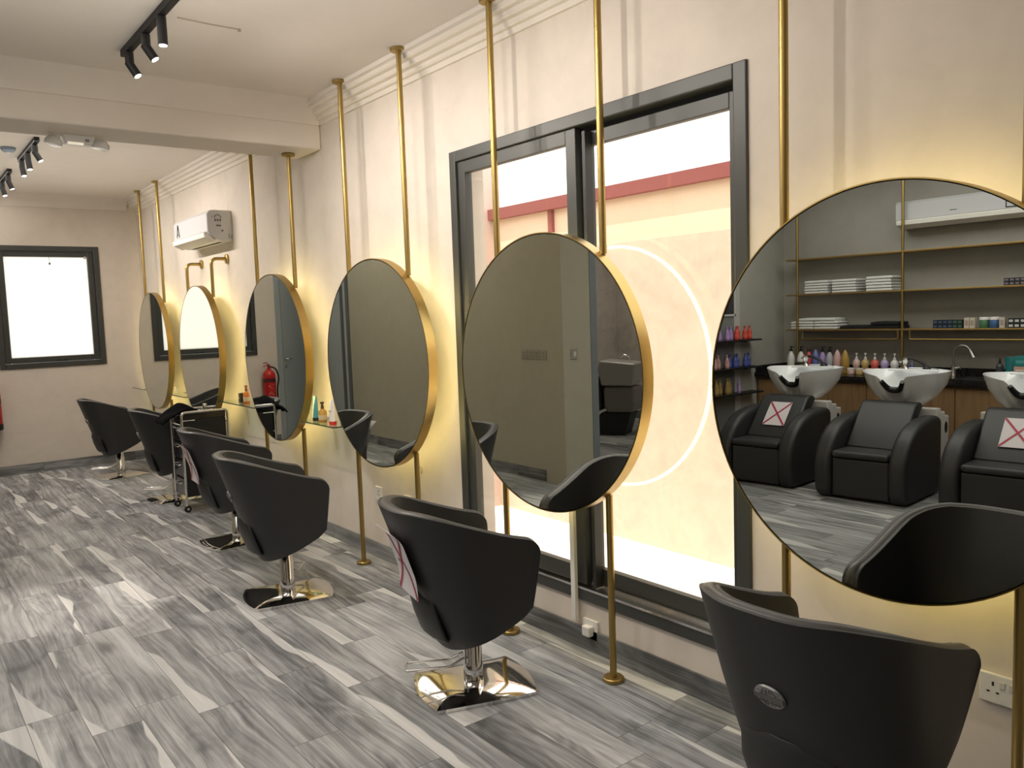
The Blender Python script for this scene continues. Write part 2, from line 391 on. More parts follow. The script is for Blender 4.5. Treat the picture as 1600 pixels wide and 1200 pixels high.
# ------------------------------------------------------------------ sliding glass door-window in the long wall
def frame_rect(bm, y0, y1, z0, z1, w, x0, x1, wb=None):
    wb = w if wb is None else wb
    box(bm, x0, x1, y0, y0+w, z0, z1); box(bm, x0, x1, y1-w, y1, z0, z1); box(bm, x0, x1, y0+w, y1-w, z1-w, z1); box(bm, x0, x1, y0+w, y1-w, z0, z0+wb)
w1 = thing('window_1', 'sliding glass door-window with dark grey frame', 'window'); w1['kind'] = 'structure'
bm = BM(); frame_rect(bm, WY0, WY1, WZ0, WZ1, .055, XW-.012, XW+.09); o = obj('window_frame', bm, M_FRAME, w1, bevel=.004)
bm = BM(); box(bm, XW-.016, XW+.10, WY0+.055, WY1-.055, WZ0+.052, WZ0+.062); box(bm, XW+.030, XW+.036, WY0+.055, WY1-.055, WZ0+.055, WZ0+.075); obj('bottom_track', bm, M_CHROME2, w1)
YM0, YM1 = 2.557, 2.668
bm = BM(); frame_rect(bm, WY0+.055, YM0+.075, WZ0+.07, WZ1-.075, .058, XW+.044, XW+.078, .075); s1 = obj('sliding_sash', bm, M_FRAME, w1, bevel=.003)
bm = BM(); frame_rect(bm, YM1-.075+.02, WY1-.055, WZ0+.07, WZ1-.055, .062, XW+.002, XW+.036, .075); s2 = obj('fixed_sash', bm, M_FRAME, w1, bevel=.003)
bm = BM(); box(bm, XW+.05, XW+.085, WY0+.055, WY1-.055, WZ1-.078, WZ1-.054); obj('gap_shade_filler', bm, M_DARK, w1)  # dark filler box, stands in for the shade in the gap above the sash
bm = BM(); box(bm, XW+.059, XW+.063, WY0+.105, YM0+.02, WZ0+.14, WZ1-.13); obj('pane', bm, M_GLASS, s1)
bm = BM(); box(bm, XW+.017, XW+.021, YM1-.01, WY1-.11, WZ0+.14, WZ1-.11); obj('pane', bm, M_GLASS, s2)
bm = BM(); box(bm, XW+.0, XW+.04, YM0-.006, YM0+.012, WZ0+.07, WZ1-.08); obj('meeting_stile', bm, M_FRAME2, w1)

# end window, frosted top-hung sash
w2 = thing('window_2', 'frosted window with dark grey frame in end wall', 'window'); w2['kind'] = 'structure'
def frame_rect_y(bm, x0, x1, z0, z1, w, y0, y1):
    box(bm, x0, x0+w, y0, y1, z0, z1); box(bm, x1-w, x1, y0, y1, z0, z1); box(bm, x0+w, x1-w, y0, y1, z1-w, z1); box(bm, x0+w, x1-w, y0, y1, z0, z0+w)
bm = BM(); frame_rect_y(bm, EX0, EX1, EZ0, EZ1, .052, YE-.015, YE+.09); obj('window_frame', bm, M_FRAME, w2, bevel=.004)
bm = BM(); frame_rect_y(bm, EX0+.054, EX1-.054, EZ0+.054, EZ1-.054, .058, YE+.012, YE+.06); s3 = obj('hinged_sash', bm, M_FRAME, w2, bevel=.006)
bm = BM(); box(bm, EX0+.10, EX1-.10, YE+.036, YE+.042, EZ0+.10, EZ1-.10); obj('frosted_pane', bm, M_FROST, s3)
bm = BM(); box(bm, 1.49, 1.60, YE-.002, YE+.014, EZ0+.058, EZ0+.080); box(bm, 1.53, 1.56, YE-.02, YE+.002, EZ0+.062, EZ0+.074); obj('window_handle', bm, M_FRAME2, s3, bevel=.003)
bm = BM(); box(bm, 1.83, 1.852, YE+.002, YE+.03, 2.235, 2.262); obj('restrictor', bm, M_CHROME2, w2)
bm = BM(); tube(bm, [(1.50, YE+.008, 2.255), (1.502, YE+.006, 2.19)], .0022, 6); lathe(bm, [(.0, -.012), (.010, -.008), (.010, .008), (0, .012)], 10, Matrix.Translation((1.502, YE+.006, 2.182))); obj('pull_cord', bm, M_FRAME2, w2)

# ------------------------------------------------------------------ outside
bm = BM(); box(bm, XW+.25, 14, -12, 22, -.35, -.25); struct('ground', bm, M_EXTG)
bm = BM(); box(bm, 4.4, 4.6, -6, 16, -.25, 1.99); struct('wall_boundary', bm, M_EXTW)
bm = BM(); box(bm, 4.42, 4.6, -6, 16, 1.99, 2.32); struct('wall_upper', bm, M_EXTW2)
bm = BM(); box(bm, 4.36, 4.66, -6, 16, 2.32, 2.412); box(bm, 4.39, 4.42, 5.10, 5.15, 1.99, 2.32); struct('trim_7', bm, M_EXTR)
bm = BM(); box(bm, 4.25, 4.5, 5.93, 9, -.25, 3.6); struct('wall_neighbour', bm, M_EXTP)

# ------------------------------------------------------------------ pole-hung round mirrors
XM, RM, ZM, XP = 2.202, .588, 1.240, 2.252
def disc_bm(r0, r1, z0, z1, n=96): pass
def ring(bm, r, x0, x1, t, n=128):
    """hoop about the x axis: outer radius r, thickness t, from x0 to x1"""
    prof = [(r, x0), (r, x1), (r-t, x1), (r-t, x0)]
    rows = [[bm.verts.new((x, rr*math.cos(2*PI*i/n), rr*math.sin(2*PI*i/n))) for i in range(n)] for rr, x in prof]
    for k in range(4):
        a, b = rows[k], rows[(k+1)%4]
        for i in range(n): bm.faces.new((a[i], a[(i+1)%n], b[(i+1)%n], b[i]))
def disc(bm, r, x, n=128, flip=False):
    bm.faces.new([bm.verts.new((x, r*math.cos(2*PI*i/n), r*math.sin(2*PI*i/n))) for i in range(n)])
dy = .341
zc = math.sqrt(RM**2-dy**2)
def flange(name, bm_loc, parent, down):
    bm = BM(); x, y, z = bm_loc
    z0, z1 = (z-.018, z) if down else (z, z+.018)
    lathe(bm, [(.040, z0), (.043, z0+.003), (.043, z1-.003), (.040, z1)], 28, Matrix.Translation((x, y, 0)))
    return obj(name, bm, M_GOLD, parent, smooth=40)
def make_mirror(Y, label, rot=0., tops=('c', 'c')):
    """local frame: x towards the wall, origin on the floor below the mirror's centre, at the glass plane"""
    t = thing('round_mirror', label, 'mirror', (XM, Y, 0), 0., 'round gold framed mirrors on poles')
    head = []
    bm = BM(); lathe(bm, [(RM-.0075, -.002), (RM-.0075, .002)], 128, Matrix.Translation((.002, 0, ZM)) @ Matrix.Rotation(PI/2, 4, 'Y')); head.append(obj('mirror_glass', bm, M_MIRROR, t))
    bm = BM(); ring(bm, RM, -.0015, .052, .004)
    for v in bm.verts: v.co.z += ZM
    head.append(obj('mirror_frame', bm, M_GOLDR, t, smooth=40))
    bm = BM(); lathe(bm, [(RM-.004, -.002), (RM-.004, .002)], 96, Matrix.Translation((.040, 0, ZM)) @ Matrix.Rotation(PI/2, 4, 'Y')); head.append(obj('back_panel', bm, M_BACKP, t))
    bm = BM(); tube(bm, [(.052, (RM-.05)*math.cos(2*PI*i/96), ZM+(RM-.05)*math.sin(2*PI*i/96)) for i in range(96)], .0065, 8, True); head.append(obj('led_strip', bm, M_LED, t, smooth=60))
    if rot:
        for h in head: h.rotation_euler = (0, 0, rot)
    px = XP-XM
    for s, tp in zip((-1, 1), tops):
        y = s*dy
        if tp == 'w':      # wall bracket
            bm = BM(); tube(bm, arc_pts([(px, y, ZM+zc-.004), (px, y, 2.035), (XW-XM-.012, y, 2.035)], .05, 8), .014, 14); obj('upper_pole', bm, M_GOLD, t, smooth=60)
            bm = BM(); lathe(bm, [(.040, 0), (.040, .014), (.036, .017)], 28, Matrix.Translation((XW-XM, y, 2.035)) @ Matrix.Rotation(-PI/2, 4, 'Y')); obj('wall_flange', bm, M_GOLD, t, smooth=40)
        else:
            zt = BZ if tp == 'b' else H
            bm = BM(); cyl(bm, (px, y, ZM+zc-.004), (px, y, zt-.002), .014, n=18); obj('upper_pole', bm, M_GOLD, t, smooth=60)
            flange('ceiling_flange', (px, y, zt), t, True)
        bm = BM(); cyl(bm, (px, y, .002), (px, y, ZM-zc+.004), .014, n=18); obj('lower_pole', bm, M_GOLD, t, smooth=60)
        flange('floor_flange', (px, y, 0), t, False)
    return t
MY = [1.171, 2.657, 4.131, 5.609, 7.310, 8.783]
make_mirror(MY[0], 'round gold-rimmed mirror reflecting the shampoo basins, cut off by the frame edge')
make_mirror(MY[1], 'round gold-rimmed mirror hung in front of the sliding glass window')
make_mirror(MY[2], 'round gold-rimmed mirror on the plain wall beside the sliding window')
make_mirror(MY[3], 'round mirror reflecting the fire extinguisher and grey door, under the beam', rad(-1.45), ('b', 'c'))
make_mirror(MY[4], 'round mirror on bent wall-fixed pipes below the air conditioner', rad(-1.25), ('w', 'w'))
make_mirror(MY[5], 'round mirror on ceiling poles next to the end wall', rad(-1.2))

# ------------------------------------------------------------------ salon chairs
def chair_shell(nu=57, nv=13):
    """tub shell: U in plan, open to +x, high at the back"""
    def plan(s, w, xb, xf, r):
        # s in 0..1 along the U from the arm front (-y) round the back to the arm front (+y)
        pts = [(xf, -w), (xb+r, -w)]
        n = 8
        for i in range(1, n+1):
            a = PI/2*i/n; pts.append((xb+r-r*math.sin(a), -w+r-r*math.cos(a)))
        m = [(x, -y) for x, y in reversed(pts)]
        pts = pts+m
        L = [0]
        for a, b in zip(pts, pts[1:]): L.append(L[-1]+math.hypot(b[0]-a[0], b[1]-a[1]))
        d = s*L[-1]
        for i in range(len(pts)-1):
            if d <= L[i+1]+1e-9:
                t = (d-L[i])/max(1e-9, L[i+1]-L[i]); return (pts[i][0]*(1-t)+pts[i+1][0]*t, pts[i][1]*(1-t)+pts[i+1][1]*t)
        return pts[-1]
    grid = []
    for j in range(nv):
        v0 = j/(nv-1); v = .5-.5*math.cos(PI*v0); v = .6*v+.4*v0; row = []
        for i in range(nu):
            q = i/(nu-1); s = q
            if q < .14: s = .07*(q/.14)**1.6
            elif q > .86: s = 1-.07*((1-q)/.14)**1.6
            else: s = .07+.86*(q-.14)/.72
            w = .220+.055*v**.8; xb = -.140-.205*v**.92; r = w*.86
            xf = .172+.012*v
            x, y = plan(s, w, xb, xf, r)
            back = min(1, max(0, (.16-x)/.46))
            bb = .55*back+.45*back*back*(3-2*back); ztop = .665+.138*bb
            zbot = .365-.145*min(1, back*1.45)**.9+.03*max(0, back-.8)/.2
            d = xf-x; rr = .055
            if d < rr:
                drop = rr-math.sqrt(max(0, rr*rr-(rr-d)**2)); ztop -= drop; zbot += drop*.45
            z = zbot+(ztop-zbot)*v
            row.append((x, y, z))
        grid.append(row)
    return grid
GRID = chair_shell()
def shell_bm(grid, flip=False):
    bm = BM(); V = [[bm.verts.new(p) for p in row] for row in grid]
    for a, b in zip(V, V[1:]):
        for i in range(len(a)-1): bm.faces.new((a[i], a[i+1], b[i+1], b[i]))
    return bm
def back_x(z, yy=0.):
    """x of the outer shell at the rear centre line at height z"""
    c = [row[len(row)//2] for row in GRID]
    for p, q in zip(c, c[1:]):
        if p[2] <= z <= q[2]:
            t = (z-p[2])/(q[2]-p[2]); return p[0]*(1-t)+q[0]*t
    return c[-1][0] if z > c[-1][2] else c[0][0]
def thick_shell(grid, th):
    """closed solid from the outer grid: offset inwards (towards the axis), rounded top rim"""
    nv, nu = len(grid), len(grid[0])
    inner = []
    for j in range(nv):
        row = []
        for i in range(nu):
            p = Vector(grid[j][i]); a = Vector(grid[j][max(i-1, 0)]); b = Vector(grid[j][min(i+1, nu-1)])
            t = (b-a); t.z = 0; t.normalize(); n = Vector((-t.y, t.x, 0))
            c = Vector((.05, 0, p.z))-p; c.z = 0
            if n.dot(c) < 0: n = -n
            if 3 < i < nu-4 or abs(n.x) < .9: pass
            row.append(p+n*th)
        inner.append(row)
    bm = BM()
    O = [[bm.verts.new(p) for p in row] for row in grid]; I = [[bm.verts.new(p) for p in row] for row in inner]
    for a, b in zip(O, O[1:]):
        for i in range(nu-1): bm.faces.new((a[i], a[i+1], b[i+1], b[i]))
    for a, b in zip(I, I[1:]):
        for i in range(nu-1): bm.faces.new((a[i], b[i], b[i+1], a[i+1]))
    for i in range(nu-1):
        bm.faces.new((O[-1][i], O[-1][i+1], I[-1][i+1], I[-1][i])); bm.faces.new((O[0][i], I[0][i], I[0][i+1], O[0][i+1]))
    for i in (0, nu-1):
        for j in range(nv-1): bm.faces.new((O[j][i], O[j+1][i], I[j+1][i], I[j][i]))
    return bm, inner
def make_chair():
    t = thing('salon_chair', 'chair', 'chair', (0,0,0), 0., 'black leather salon chairs in front of the mirrors')
    sbm, inner = thick_shell(GRID, .052)
    obj('shell', sbm, M_LEATHER, t, smooth=60, bevel=.011, bseg=4)
    # piping strip along the top rim
    bm = BM(); rim = [Vector(p) for p in GRID[-1]]; rin = inner[-1]
    path = [(a*.5+b*.5)+Vector((0, 0, .0015)) for a, b in zip(rim, rin)]
    VV = []
    for a, b in zip(rim, rin):
        d = (b-a)
        VV.append([bm.verts.new(a+d*k+Vector((0, 0, dz))) for k, dz in ((.16, -.003), (.3, .004), (.5, .006), (.7, .004), (.84, -.003))])
    for a, b in zip(VV, VV[1:]):
        for k in range(4): bm.faces.new((a[k], a[k+1], b[k+1], b[k]))
    obj('top_rim', bm, M_LEATHER_RIM, t, smooth=60)
    # seat pan closing the bottom and the seat cushion
    bm = BM(); low = [Vector(p) for p in GRID[1]]
    vs = [bm.verts.new((p.x, p.y*.985, max(p.z, .30)-.01)) for p in low]; vt = [bm.verts.new((p.x, p.y*.96, max(p.z, .30)+.03)) for p in low]
    n = len(vs)
    bm.faces.new(vs); bm.faces.new(list(reversed(vt)))
    for i in range(n): bm.faces.new((vs[i], vs[(i+1)%n], vt[(i+1)%n], vt[i]))
    obj('seat_pan', bm, M_LEATHER, t, smooth=30)
    bm = BM(); prism(bm, [(.16, -.19), (.16, .19), (-.07, .18), (-.135, .11), (-.15, 0), (-.135, -.11), (-.07, -.18)], .36, .465, 'z'); obj('seat_cushion', bm, M_LEATHER, t, smooth=50, bevel=.025, bseg=4)
    # lower rear flap with a slit above it
    bm = BM(); rows = []
    for k, (z, off, hw) in enumerate(((.47, .004, .10), (.43, .022, .135), (.36, .030, .145), (.29, .032, .14), (.272, .022, .13))):
        rows.append([bm.verts.new((back_x(z)-off+.16*(yy/.13)**2*.22, yy*hw/.13, z)) for yy in (-.13, -.10, -.05, 0, .05, .10, .13)])
    for a, b in zip(rows, rows[1:]):
        for i in range(6): bm.faces.new((a[i], a[i+1], b[i+1], b[i]))
    obj('rear_flap', bm, M_LEATHER, t, smooth=60, solid=.014, bevel=.004)
    # oval badge with a globe grid and a band
    zb = .585; xb = back_x(zb); sl = math.atan2(back_x(.66)-back_x(.50), .16)
    MB_ = Matrix.Translation((xb-.001, 0, zb)) @ Matrix.Rotation(sl, 4, 'Y') @ Matrix.Rotation(-PI/2, 4, 'Y') @ Matrix.Rotation(rad(0), 4, 'Z')
    S = Matrix.Diagonal((.86, 1.15, 1, 1))
    bm = BM(); lathe(bm, [(.036, 0), (.036, .003), (.033, .006), (0.0001, .0075)], 32, MB_ @ S); bd = obj('badge', bm, M_BADGE, t, smooth=45)
    bm = BM()
    for kx in (-.6, -.2, .2, .6):
        pts = []
        for q in range(9):
            a = -1.1+2.2*q/8; pts.append(MB_ @ S @ Vector((.030*math.sin(a)*1.0, .030*kx*math.cos(a)*1.0, .0072)))
        tube(bm, pts, .0011, 5)
    for ky in (-.55, 0, .55):
        w = math.sqrt(1-ky*ky)*.031; tube(bm, [MB_ @ S @ Vector((.030*ky, -w+2*w*q/6, .0072)) for q in range(7)], .0011, 5)
    box(bm, -.007, .007, -.040, .040, .004, .0092, MB_); obj('badge_relief', bm, M_BADGE2, bd, smooth=40)
    # column, base
    bm = BM(); lathe(bm, [(.040, .035), (.040, .10), (.037, .104), (.037, .20), (.033, .205), (.030, .345)], 28); obj('gas_column', bm, M_CHROME, t, smooth=40)
    bm = BM(); N = 28; V = []
    for i in range(N+1):
        row = []
        for j in range(N+1):
            a, b = -1+2*i/N, -1+2*j/N
            x = a*(.200+.034*(1-b*b)); y = b*(.184+.006*(1-a*a))
            e = max(abs(a), abs(b)); z = .014+.020*(1-e**3)
            row.append(bm.verts.new((x, y, z)))
        V.append(row)
    for i in range(N):
        for j in range(N): bm.faces.new((V[i][j], V[i+1][j], V[i+1][j+1], V[i][j+1]))
    bd_ = [V[i][0] for i in range(N+1)]+[V[N][j] for j in range(1, N+1)]+[V[i][N] for i in range(N-1, -1, -1)]+[V[0][j] for j in range(N-1, 0, -1)]
    lowv = [bm.verts.new((v.co.x, v.co.y, .001)) for v in bd_]; n = len(bd_)
    for i in range(n): bm.faces.new((bd_[i], bd_[(i+1)%n], lowv[(i+1)%n], lowv[i]))
    bm.faces.new(lowv)
    obj('base_plate', bm, M_CHROME, t, smooth=40)
    bm = BM(); tube(bm, arc_pts([(.036, .03, .13), (.10, .034, .10), (.27, .040, .10), (.27, -.040, .10), (.10, -.034, .10), (.036, -.03, .13)], .012, 4), .0052, 8); obj('pump_lever', bm, M_CHROME, t, smooth=60)
    return t
CH = [  # x, y, heading, lever angle, base angle, seat height offset, label
    (1.86, 1.110, 0, 60, -12, 0., 'black tub salon chair with oval pewter badge, standing before the largest mirror'),
    (1.805, 2.665, -12, 150, -18, -.022, 'black tub salon chair with red-crossed paper on its back, in front of the sliding window'),
    (1.675, 4.25, -9, 55, -12, .002, 'black tub salon chair before the plain-wall mirror, no paper on its back'),
    (1.86, 5.56, -4, 60, 4, -.004, 'black tub salon chair with red-crossed paper, between the trolley and an uncovered chair'),
    (1.95, 7.32, -8, 150, 4, -.006, 'black tub salon chair partly hidden behind the chrome and black trolley'),
    (1.84, 8.88, 2, 165, 12, -.006, 'black tub salon chair standing nearest the end wall with the frosted window'),
]
proto = make_chair(); CHAIRS = []
for i, (x, y, h, lv, ba, dz, lab) in enumerate(CH):
    c = proto if i == 0 else copy_tree(proto)
    c.location = (x, y, 0); c.rotation_euler = (0, 0, rad(h)); c['label'] = lab
    for ch in children_of(c):
        if ch.name.startswith('pump_lever'): ch.rotation_euler = (0, 0, rad(lv-h))
        if ch.name.startswith('base_plate'): ch.rotation_euler = (0, 0, rad(ba-h))
        if ch.name.split('.')[0] in ('shell', 'top_rim', 'seat_pan', 'seat_cushion', 'rear_flap', 'badge'): ch.location.z = dz
    CHAIRS.append(c)

# papers with a red taped cross
def paper_bm(w, h, curl, n=32):
    """sheet in local xz, facing -y, bottom edge curling outwards"""
    bm = BM(); V = []
    for i in range(n+1):
        z = -h/2+h*i/n; V.append([bm.verts.new((-w/2+w*j/6, -curl(i/n, j/6), z)) for j in range(7)])
    for a, b in zip(V, V[1:]):
        for j in range(6): bm.faces.new((a[j], a[j+1], b[j+1], b[j]))
    return bm
def tape_bm(w, h, curl, tw=.014):
    bm = BM(); n = 32
    for sgn in (1, -1):
        V = []
        for i in range(n+1):
            t = i/n; cx = sgn*(-w/2+w*t)*.97; cz = (-h/2+h*t)*.97
            d = Vector((-h*1.0, 0, sgn*w)).normalized()*tw/2
            row = []
            for s in (-1, 1):
                x = max(-w/2, min(w/2, cx+d.x*s)); z = max(-h/2, min(h/2, cz+d.z*s*1.))
                row.append(bm.verts.new((x, -curl((z+h/2)/h, (x+w/2)/w)-.0026-.0005*sgn, z)))
            V.append(row)
        for a, b in zip(V, V[1:]): bm.faces.new((a[0], a[1], b[1], b[0]))
    return bm
def make_paper(label, M, w=.21, h=.29, curl=lambda v, u: 0.):
    t = thing('paper_sign', label, 'paper sign', group='white papers taped with a red cross')
    t.matrix_world = M
    obj('sheet', paper_bm(w, h, curl), M_PAPER, t, smooth=60)
    obj('red_tape_cross', tape_bm(w, h, curl), M_REDTAPE, t, smooth=60)
    return t
def paper_on_chair(i, label, lat=.05):
    x, y, h, _, _, dz, _ = CH[i]
    zc_ = .60; sl = math.atan2(back_x(.72)-back_x(.48), .24)
    Mc = Matrix.Translation((x, y, dz)) @ Matrix.Rotation(rad(h), 4, 'Z') @ Matrix.Translation((back_x(zc_)-.010, lat, zc_)) @ Matrix.Rotation(sl, 4, 'Y') @ Matrix.Rotation(-PI/2, 4, 'Z')
    # local +x of the sheet runs along the chair's y; outer face looks away from the chair
    make_paper(label, Mc, .21, .29, lambda v, u: .022*max(0, (.35-v)/.35)**1.6+.03*max(0, (v-.75)/.25)**2)
paper_on_chair(1, 'white paper with red tape cross on the back of the chair by the sliding window', -.02)
paper_on_chair(3, 'white paper with red tape cross on the back of the chair beside the trolley', -.02)

# ------------------------------------------------------------------ glass shelves and the products on them
def glass_shelf(y0, y1, z, label):
    t = thing('glass_shelf', label, 'shelf', (XW, (y0+y1)/2, z), 0., 'small glass shelves between the mirrors')
    hl = (y1-y0)/2
    bm = BM(); prism(bm, [(0, -hl), (-.185, -hl), (-.185, hl), (0, hl)], -.008, 0, 'z'); obj('glass_pane', bm, M_GLASS_SH, t)
    bm = BM(); box(bm, -.1862, -.185, -hl, hl, -.008, 0); box(bm, -.185, 0, -hl-.0012, -hl, -.008, 0); obj('polished_edge', bm, M_GLASS_EDGE, t)
    for s in (-1, 1):
        bm = BM(); box(bm, -.035, 0, s*hl*.7-.012, s*hl*.7+.012, -.018, .008); obj('shelf_clip', bm, M_CHROME2, t, bevel=.002)
    return t
glass_shelf(4.70, 5.25, .828, 'clear glass shelf holding a white tube with red cap and a teal tube')
glass_shelf(6.06, 6.90, .855, 'clear glass shelf holding an orange spray bottle and a small dark box')
glass_shelf(7.83, 8.45, .828, 'empty clear glass shelf beyond the trolley, below the small round socket')
glass_shelf(9.30, 9.78, .822, 'empty clear glass shelf at the end wall behind the last mirror')
def product(name, label, cat, loc, parts, group=None, rz=0.):
    """parts: (part name, profile or ('box', dims) , material); first part is the body"""
    t = thing(name, label, cat, loc, rz, group)
    for pn, sh, m in parts:
        bm = BM()
        if sh[0] == 'box': box(bm, *sh[1:]); obj(pn, bm, m, t, bevel=.0015)
        elif sh[0] == 'tube': tube(bm, sh[1], sh[2], 8); obj(pn, bm, m, t, smooth=50)
        else: lathe(bm, sh, 20); obj(pn, bm, m, t, smooth=50)
    return t
P = lambda n, c, r=.3, **k: mat('product_'+n, c, r, **k)
C_TEAL, C_GOLDL, C_AMBER = P('teal', (.09, .36, .37)), P('gold_liquid', (.48, .27, .05), .2), P('orange', (.62, .17, .015), .25)
def squeeze_tube(bm, w, h, cap):
    V = []
    for z, a, b in ((cap, w, w*.75), (cap+h*.4, w, w*.55), (h, w*1.05, .002)):
        V.append([bm.verts.new((b*math.sin(2*PI*i/20), a*math.cos(2*PI*i/20), z)) for i in range(20)])
    for a, b in zip(V, V[1:]):
        for i in range(20): bm.faces.new((a[i], a[(i+1)%20], b[(i+1)%20], b[i]))
    bm.faces.new(list(reversed(V[0]))); bm.faces.new(V[-1])
def make_tube(label, loc, w, h, cap, mb, mc, group=None, rz=0., band=None, nm='squeeze_tube'):
    t = thing(nm, label, 'tube', loc, rz, group)
    bm = BM(); squeeze_tube(bm, w, h, cap); obj('tube_body', bm, mb, t, smooth=50)
    bm = BM(); lathe(bm, [(w*.82, 0), (w*.86, cap*.9), (w*.8, cap)], 20); obj('tube_cap', bm, mc, t, smooth=50)
    if band:
        bm = BM(); box(bm, -w*.62-.001, -w*.60, -w*.7, w*.7, h*.55, h*.58); obj('printed_label', bm, band, t)
    return t
C_WHT, C_REDC, C_BLK = P('white', (.78, .75, .73)), P('red', (.60, .03, .03)), P('black', (.012, .012, .013))
zs = .829
make_tube('tall white squeeze tube with red cap, standing on a glass shelf', (2.255, 4.81, zs), .029, .160, .024, C_WHT, C_REDC, band=P('grey_print', (.3, .29, .29)))
make_tube('teal squeeze tube with black cap on the glass shelf', (2.270, 5.10, zs), .026, .165, .022, C_TEAL, C_BLK)
def spray(label, loc, col, h=.10, r=.02, cap=None, group=None, nm='spray_bottle'):
    return product(nm, label, 'bottle', loc, [('bottle_body', [(r*.9, 0), (r, .004), (r, h*.8), (r*.55, h*.95), (r*.4, h)], col), ('spray_pump', [(r*.42, h), (r*.42, h+.018), (r*.3, h+.02), (r*.3, h+.032), (r*.5, h+.033), (r*.5, h+.045), (r*.1, h+.047)], cap or C_BLK), ('product_label', [(r*1.012, h*.2), (r*1.012, h*.55)], P('pale_label', (.62, .5, .3)))], group)
spray('gold spray bottle between the teal tube and the white tube', (2.265, 4.98, zs), C_GOLDL, .090, .027, P('brown_cap', (.10, .06, .03)))
product('amber_jar', 'small amber jar half hidden by the mirror beside the white tube', 'jar', (2.30, 4.745, zs), [('jar_body', [(.02, 0), (.022, .004), (.022, .055), (.02, .058)], P('amber', (.16, .07, .02), .2)), ('lid', [(.0225, .058), (.0225, .075), (.02, .077)], C_BLK)])
zs2 = .856
spray('orange spray bottle on the glass shelf by the trolley', (2.275, 6.40, zs2), C_AMBER, .10, .024, P('orange_cap', (.30, .08, .01)))
product('product_box', 'small dark box beside the orange spray bottle on the glass shelf', 'box', (2.285, 6.53, zs2), [('carton', ('box', -.022, .022, -.022, .022, 0, .078), P('darkbox', (.03, .018, .014))), ('printed_label', ('box', -.0226, -.022, -.015, .015, .03, .045), P('tan', (.35, .25, .15)))])

# ------------------------------------------------------------------ trolley
TX0, TX1, TY0, TY1, TZ = 1.852, 2.215, 6.70, 6.99, .80
t = thing('salon_trolley', 'black drawer trolley with chrome tube frame on castors, among the salon chairs', 'trolley', (0, 0, 0))
for y in (TY0, TY1):
    bm = BM(); tube(bm, arc_pts([(TX0, y, .055), (TX0, y, TZ), (TX1, y, TZ), (TX1, y, .055)], .035, 6), .0105, 12); obj('tube_frame', bm, M_CHROME, t, smooth=60)
for seg in [((x, TY0, z), (x, TY1, z)) for x in (TX0, TX1) for z in (.09, .70)]+[((TX0, TY0-.001, .735), (TX0+.10, TY0-.001, .735))]:
    bm = BM(); tube(bm, seg, .006, 10); obj('side_rail', bm, M_CHROME, t, smooth=60)
bm = BM(); box(bm, TX0+.012, TX1-.012, TY0+.006, TY1-.006, TZ-.062, TZ-.012); obj('top_tray', bm, M_BLACKG, t, bevel=.006)
bm = BM(); box(bm, TX0+.013, TX1-.013, TY0+.008, TY1-.008, .12, TZ-.063); obj('cabinet_body', bm, M_BLACK, t, bevel=.004)
for k in range(4):
    z0 = .13+k*.15
    bm = BM(); box(bm, TX0-.0, TX0+.022, TY0+.02, TY1-.02, z0, z0+.135); d = obj('drawer', bm, M_BLACKG, t, bevel=.005)
    bm = BM(); tube(bm, arc_pts([(TX0, TY0+.08, z0+.10), (TX0-.02, TY0+.08, z0+.095), (TX0-.02, TY1-.08, z0+.095), (TX0, TY1-.08, z0+.10)], .01, 4), .005, 8); obj('handle', bm, M_CHROME, d, smooth=60)
for x in (TX0, TX1):
    for y in (TY0, TY1):
        bm = BM(); lathe(bm, [(.012, -.011), (.026, -.010), (.028, -.005), (.028, .005), (.026, .010), (.012, .011)], 22, Matrix.Translation((x+.004, y, .029)) @ Matrix.Rotation(PI/2, 4, 'X')); w = obj('caster', bm, M_BLACK, t, smooth=40)
        bm = BM(); cyl(bm, (x+.004, y-.0125, .029), (x+.004, y+.0125, .029), .010, n=14); cyl(bm, (x, y, .05), (x, y, .075), .008, n=12); obj('caster_hub', bm, M_CHROME, w, smooth=40)
# clutter on the trolley
bm = BM(); random.seed(4); n = 15; V = []
for i in range(n+1):
    row = []
    for j in range(n+1):
        a, b = i/n, j/n; x = 1.72+.28*a; y = 6.75+.23*b
        hump = .055*math.sin(PI*b)*math.sin(PI*min(1, a*1.1))
        drop = -.085*max(0, (.50-a)/.50)**1.2
        row.append(bm.verts.new((x, y, TZ-.008+max(0, hump)+drop+.018*math.sin(9*a+5*b)*math.sin(6*b)+(.012 if a > .5 else 0))))
    V.append(row)
for i in range(n):
    for j in range(n): bm.faces.new((V[i][j], V[i+1][j], V[i+1][j+1], V[i][j+1]))
o = obj('salon_cape', bm, mat('black_cape_cloth', (.002, .002, .0025), .8, spec=.05), None, smooth=179, solid=.012, subsurf=1); tag(o, 'crumpled black salon cape draped over the corner of the trolley', 'cape')
def hair_clip(x, y, z, a, lab):
    t2 = thing('hair_clip', lab, 'hair clip', (x, y, z), a, 'silver hair clips on the trolley')
    bm = BM(); tube(bm, [(-.03, 0, .006), (0, .004, .016), (.03, 0, .006)], .004, 8); obj('upper_jaw', bm, M_CHROME, t2, smooth=50)
    bm = BM(); tube(bm, [(-.03, 0, .004), (.03, 0, .004)], .004, 8); obj('lower_jaw', bm, M_CHROME, t2, smooth=50)
for k, (x, y, a) in enumerate(((2.02, 6.78, .4), (2.07, 6.86, 1.3), (2.12, 6.79, .9))):
    hair_clip(x, y, TZ-.012, a, 'small silver hair clip lying on the black top tray of the trolley')
t = thing('hair_brush', 'slim dark hairbrush standing upright among the clips on the trolley', 'brush', (2.10, 6.90, TZ-.012))
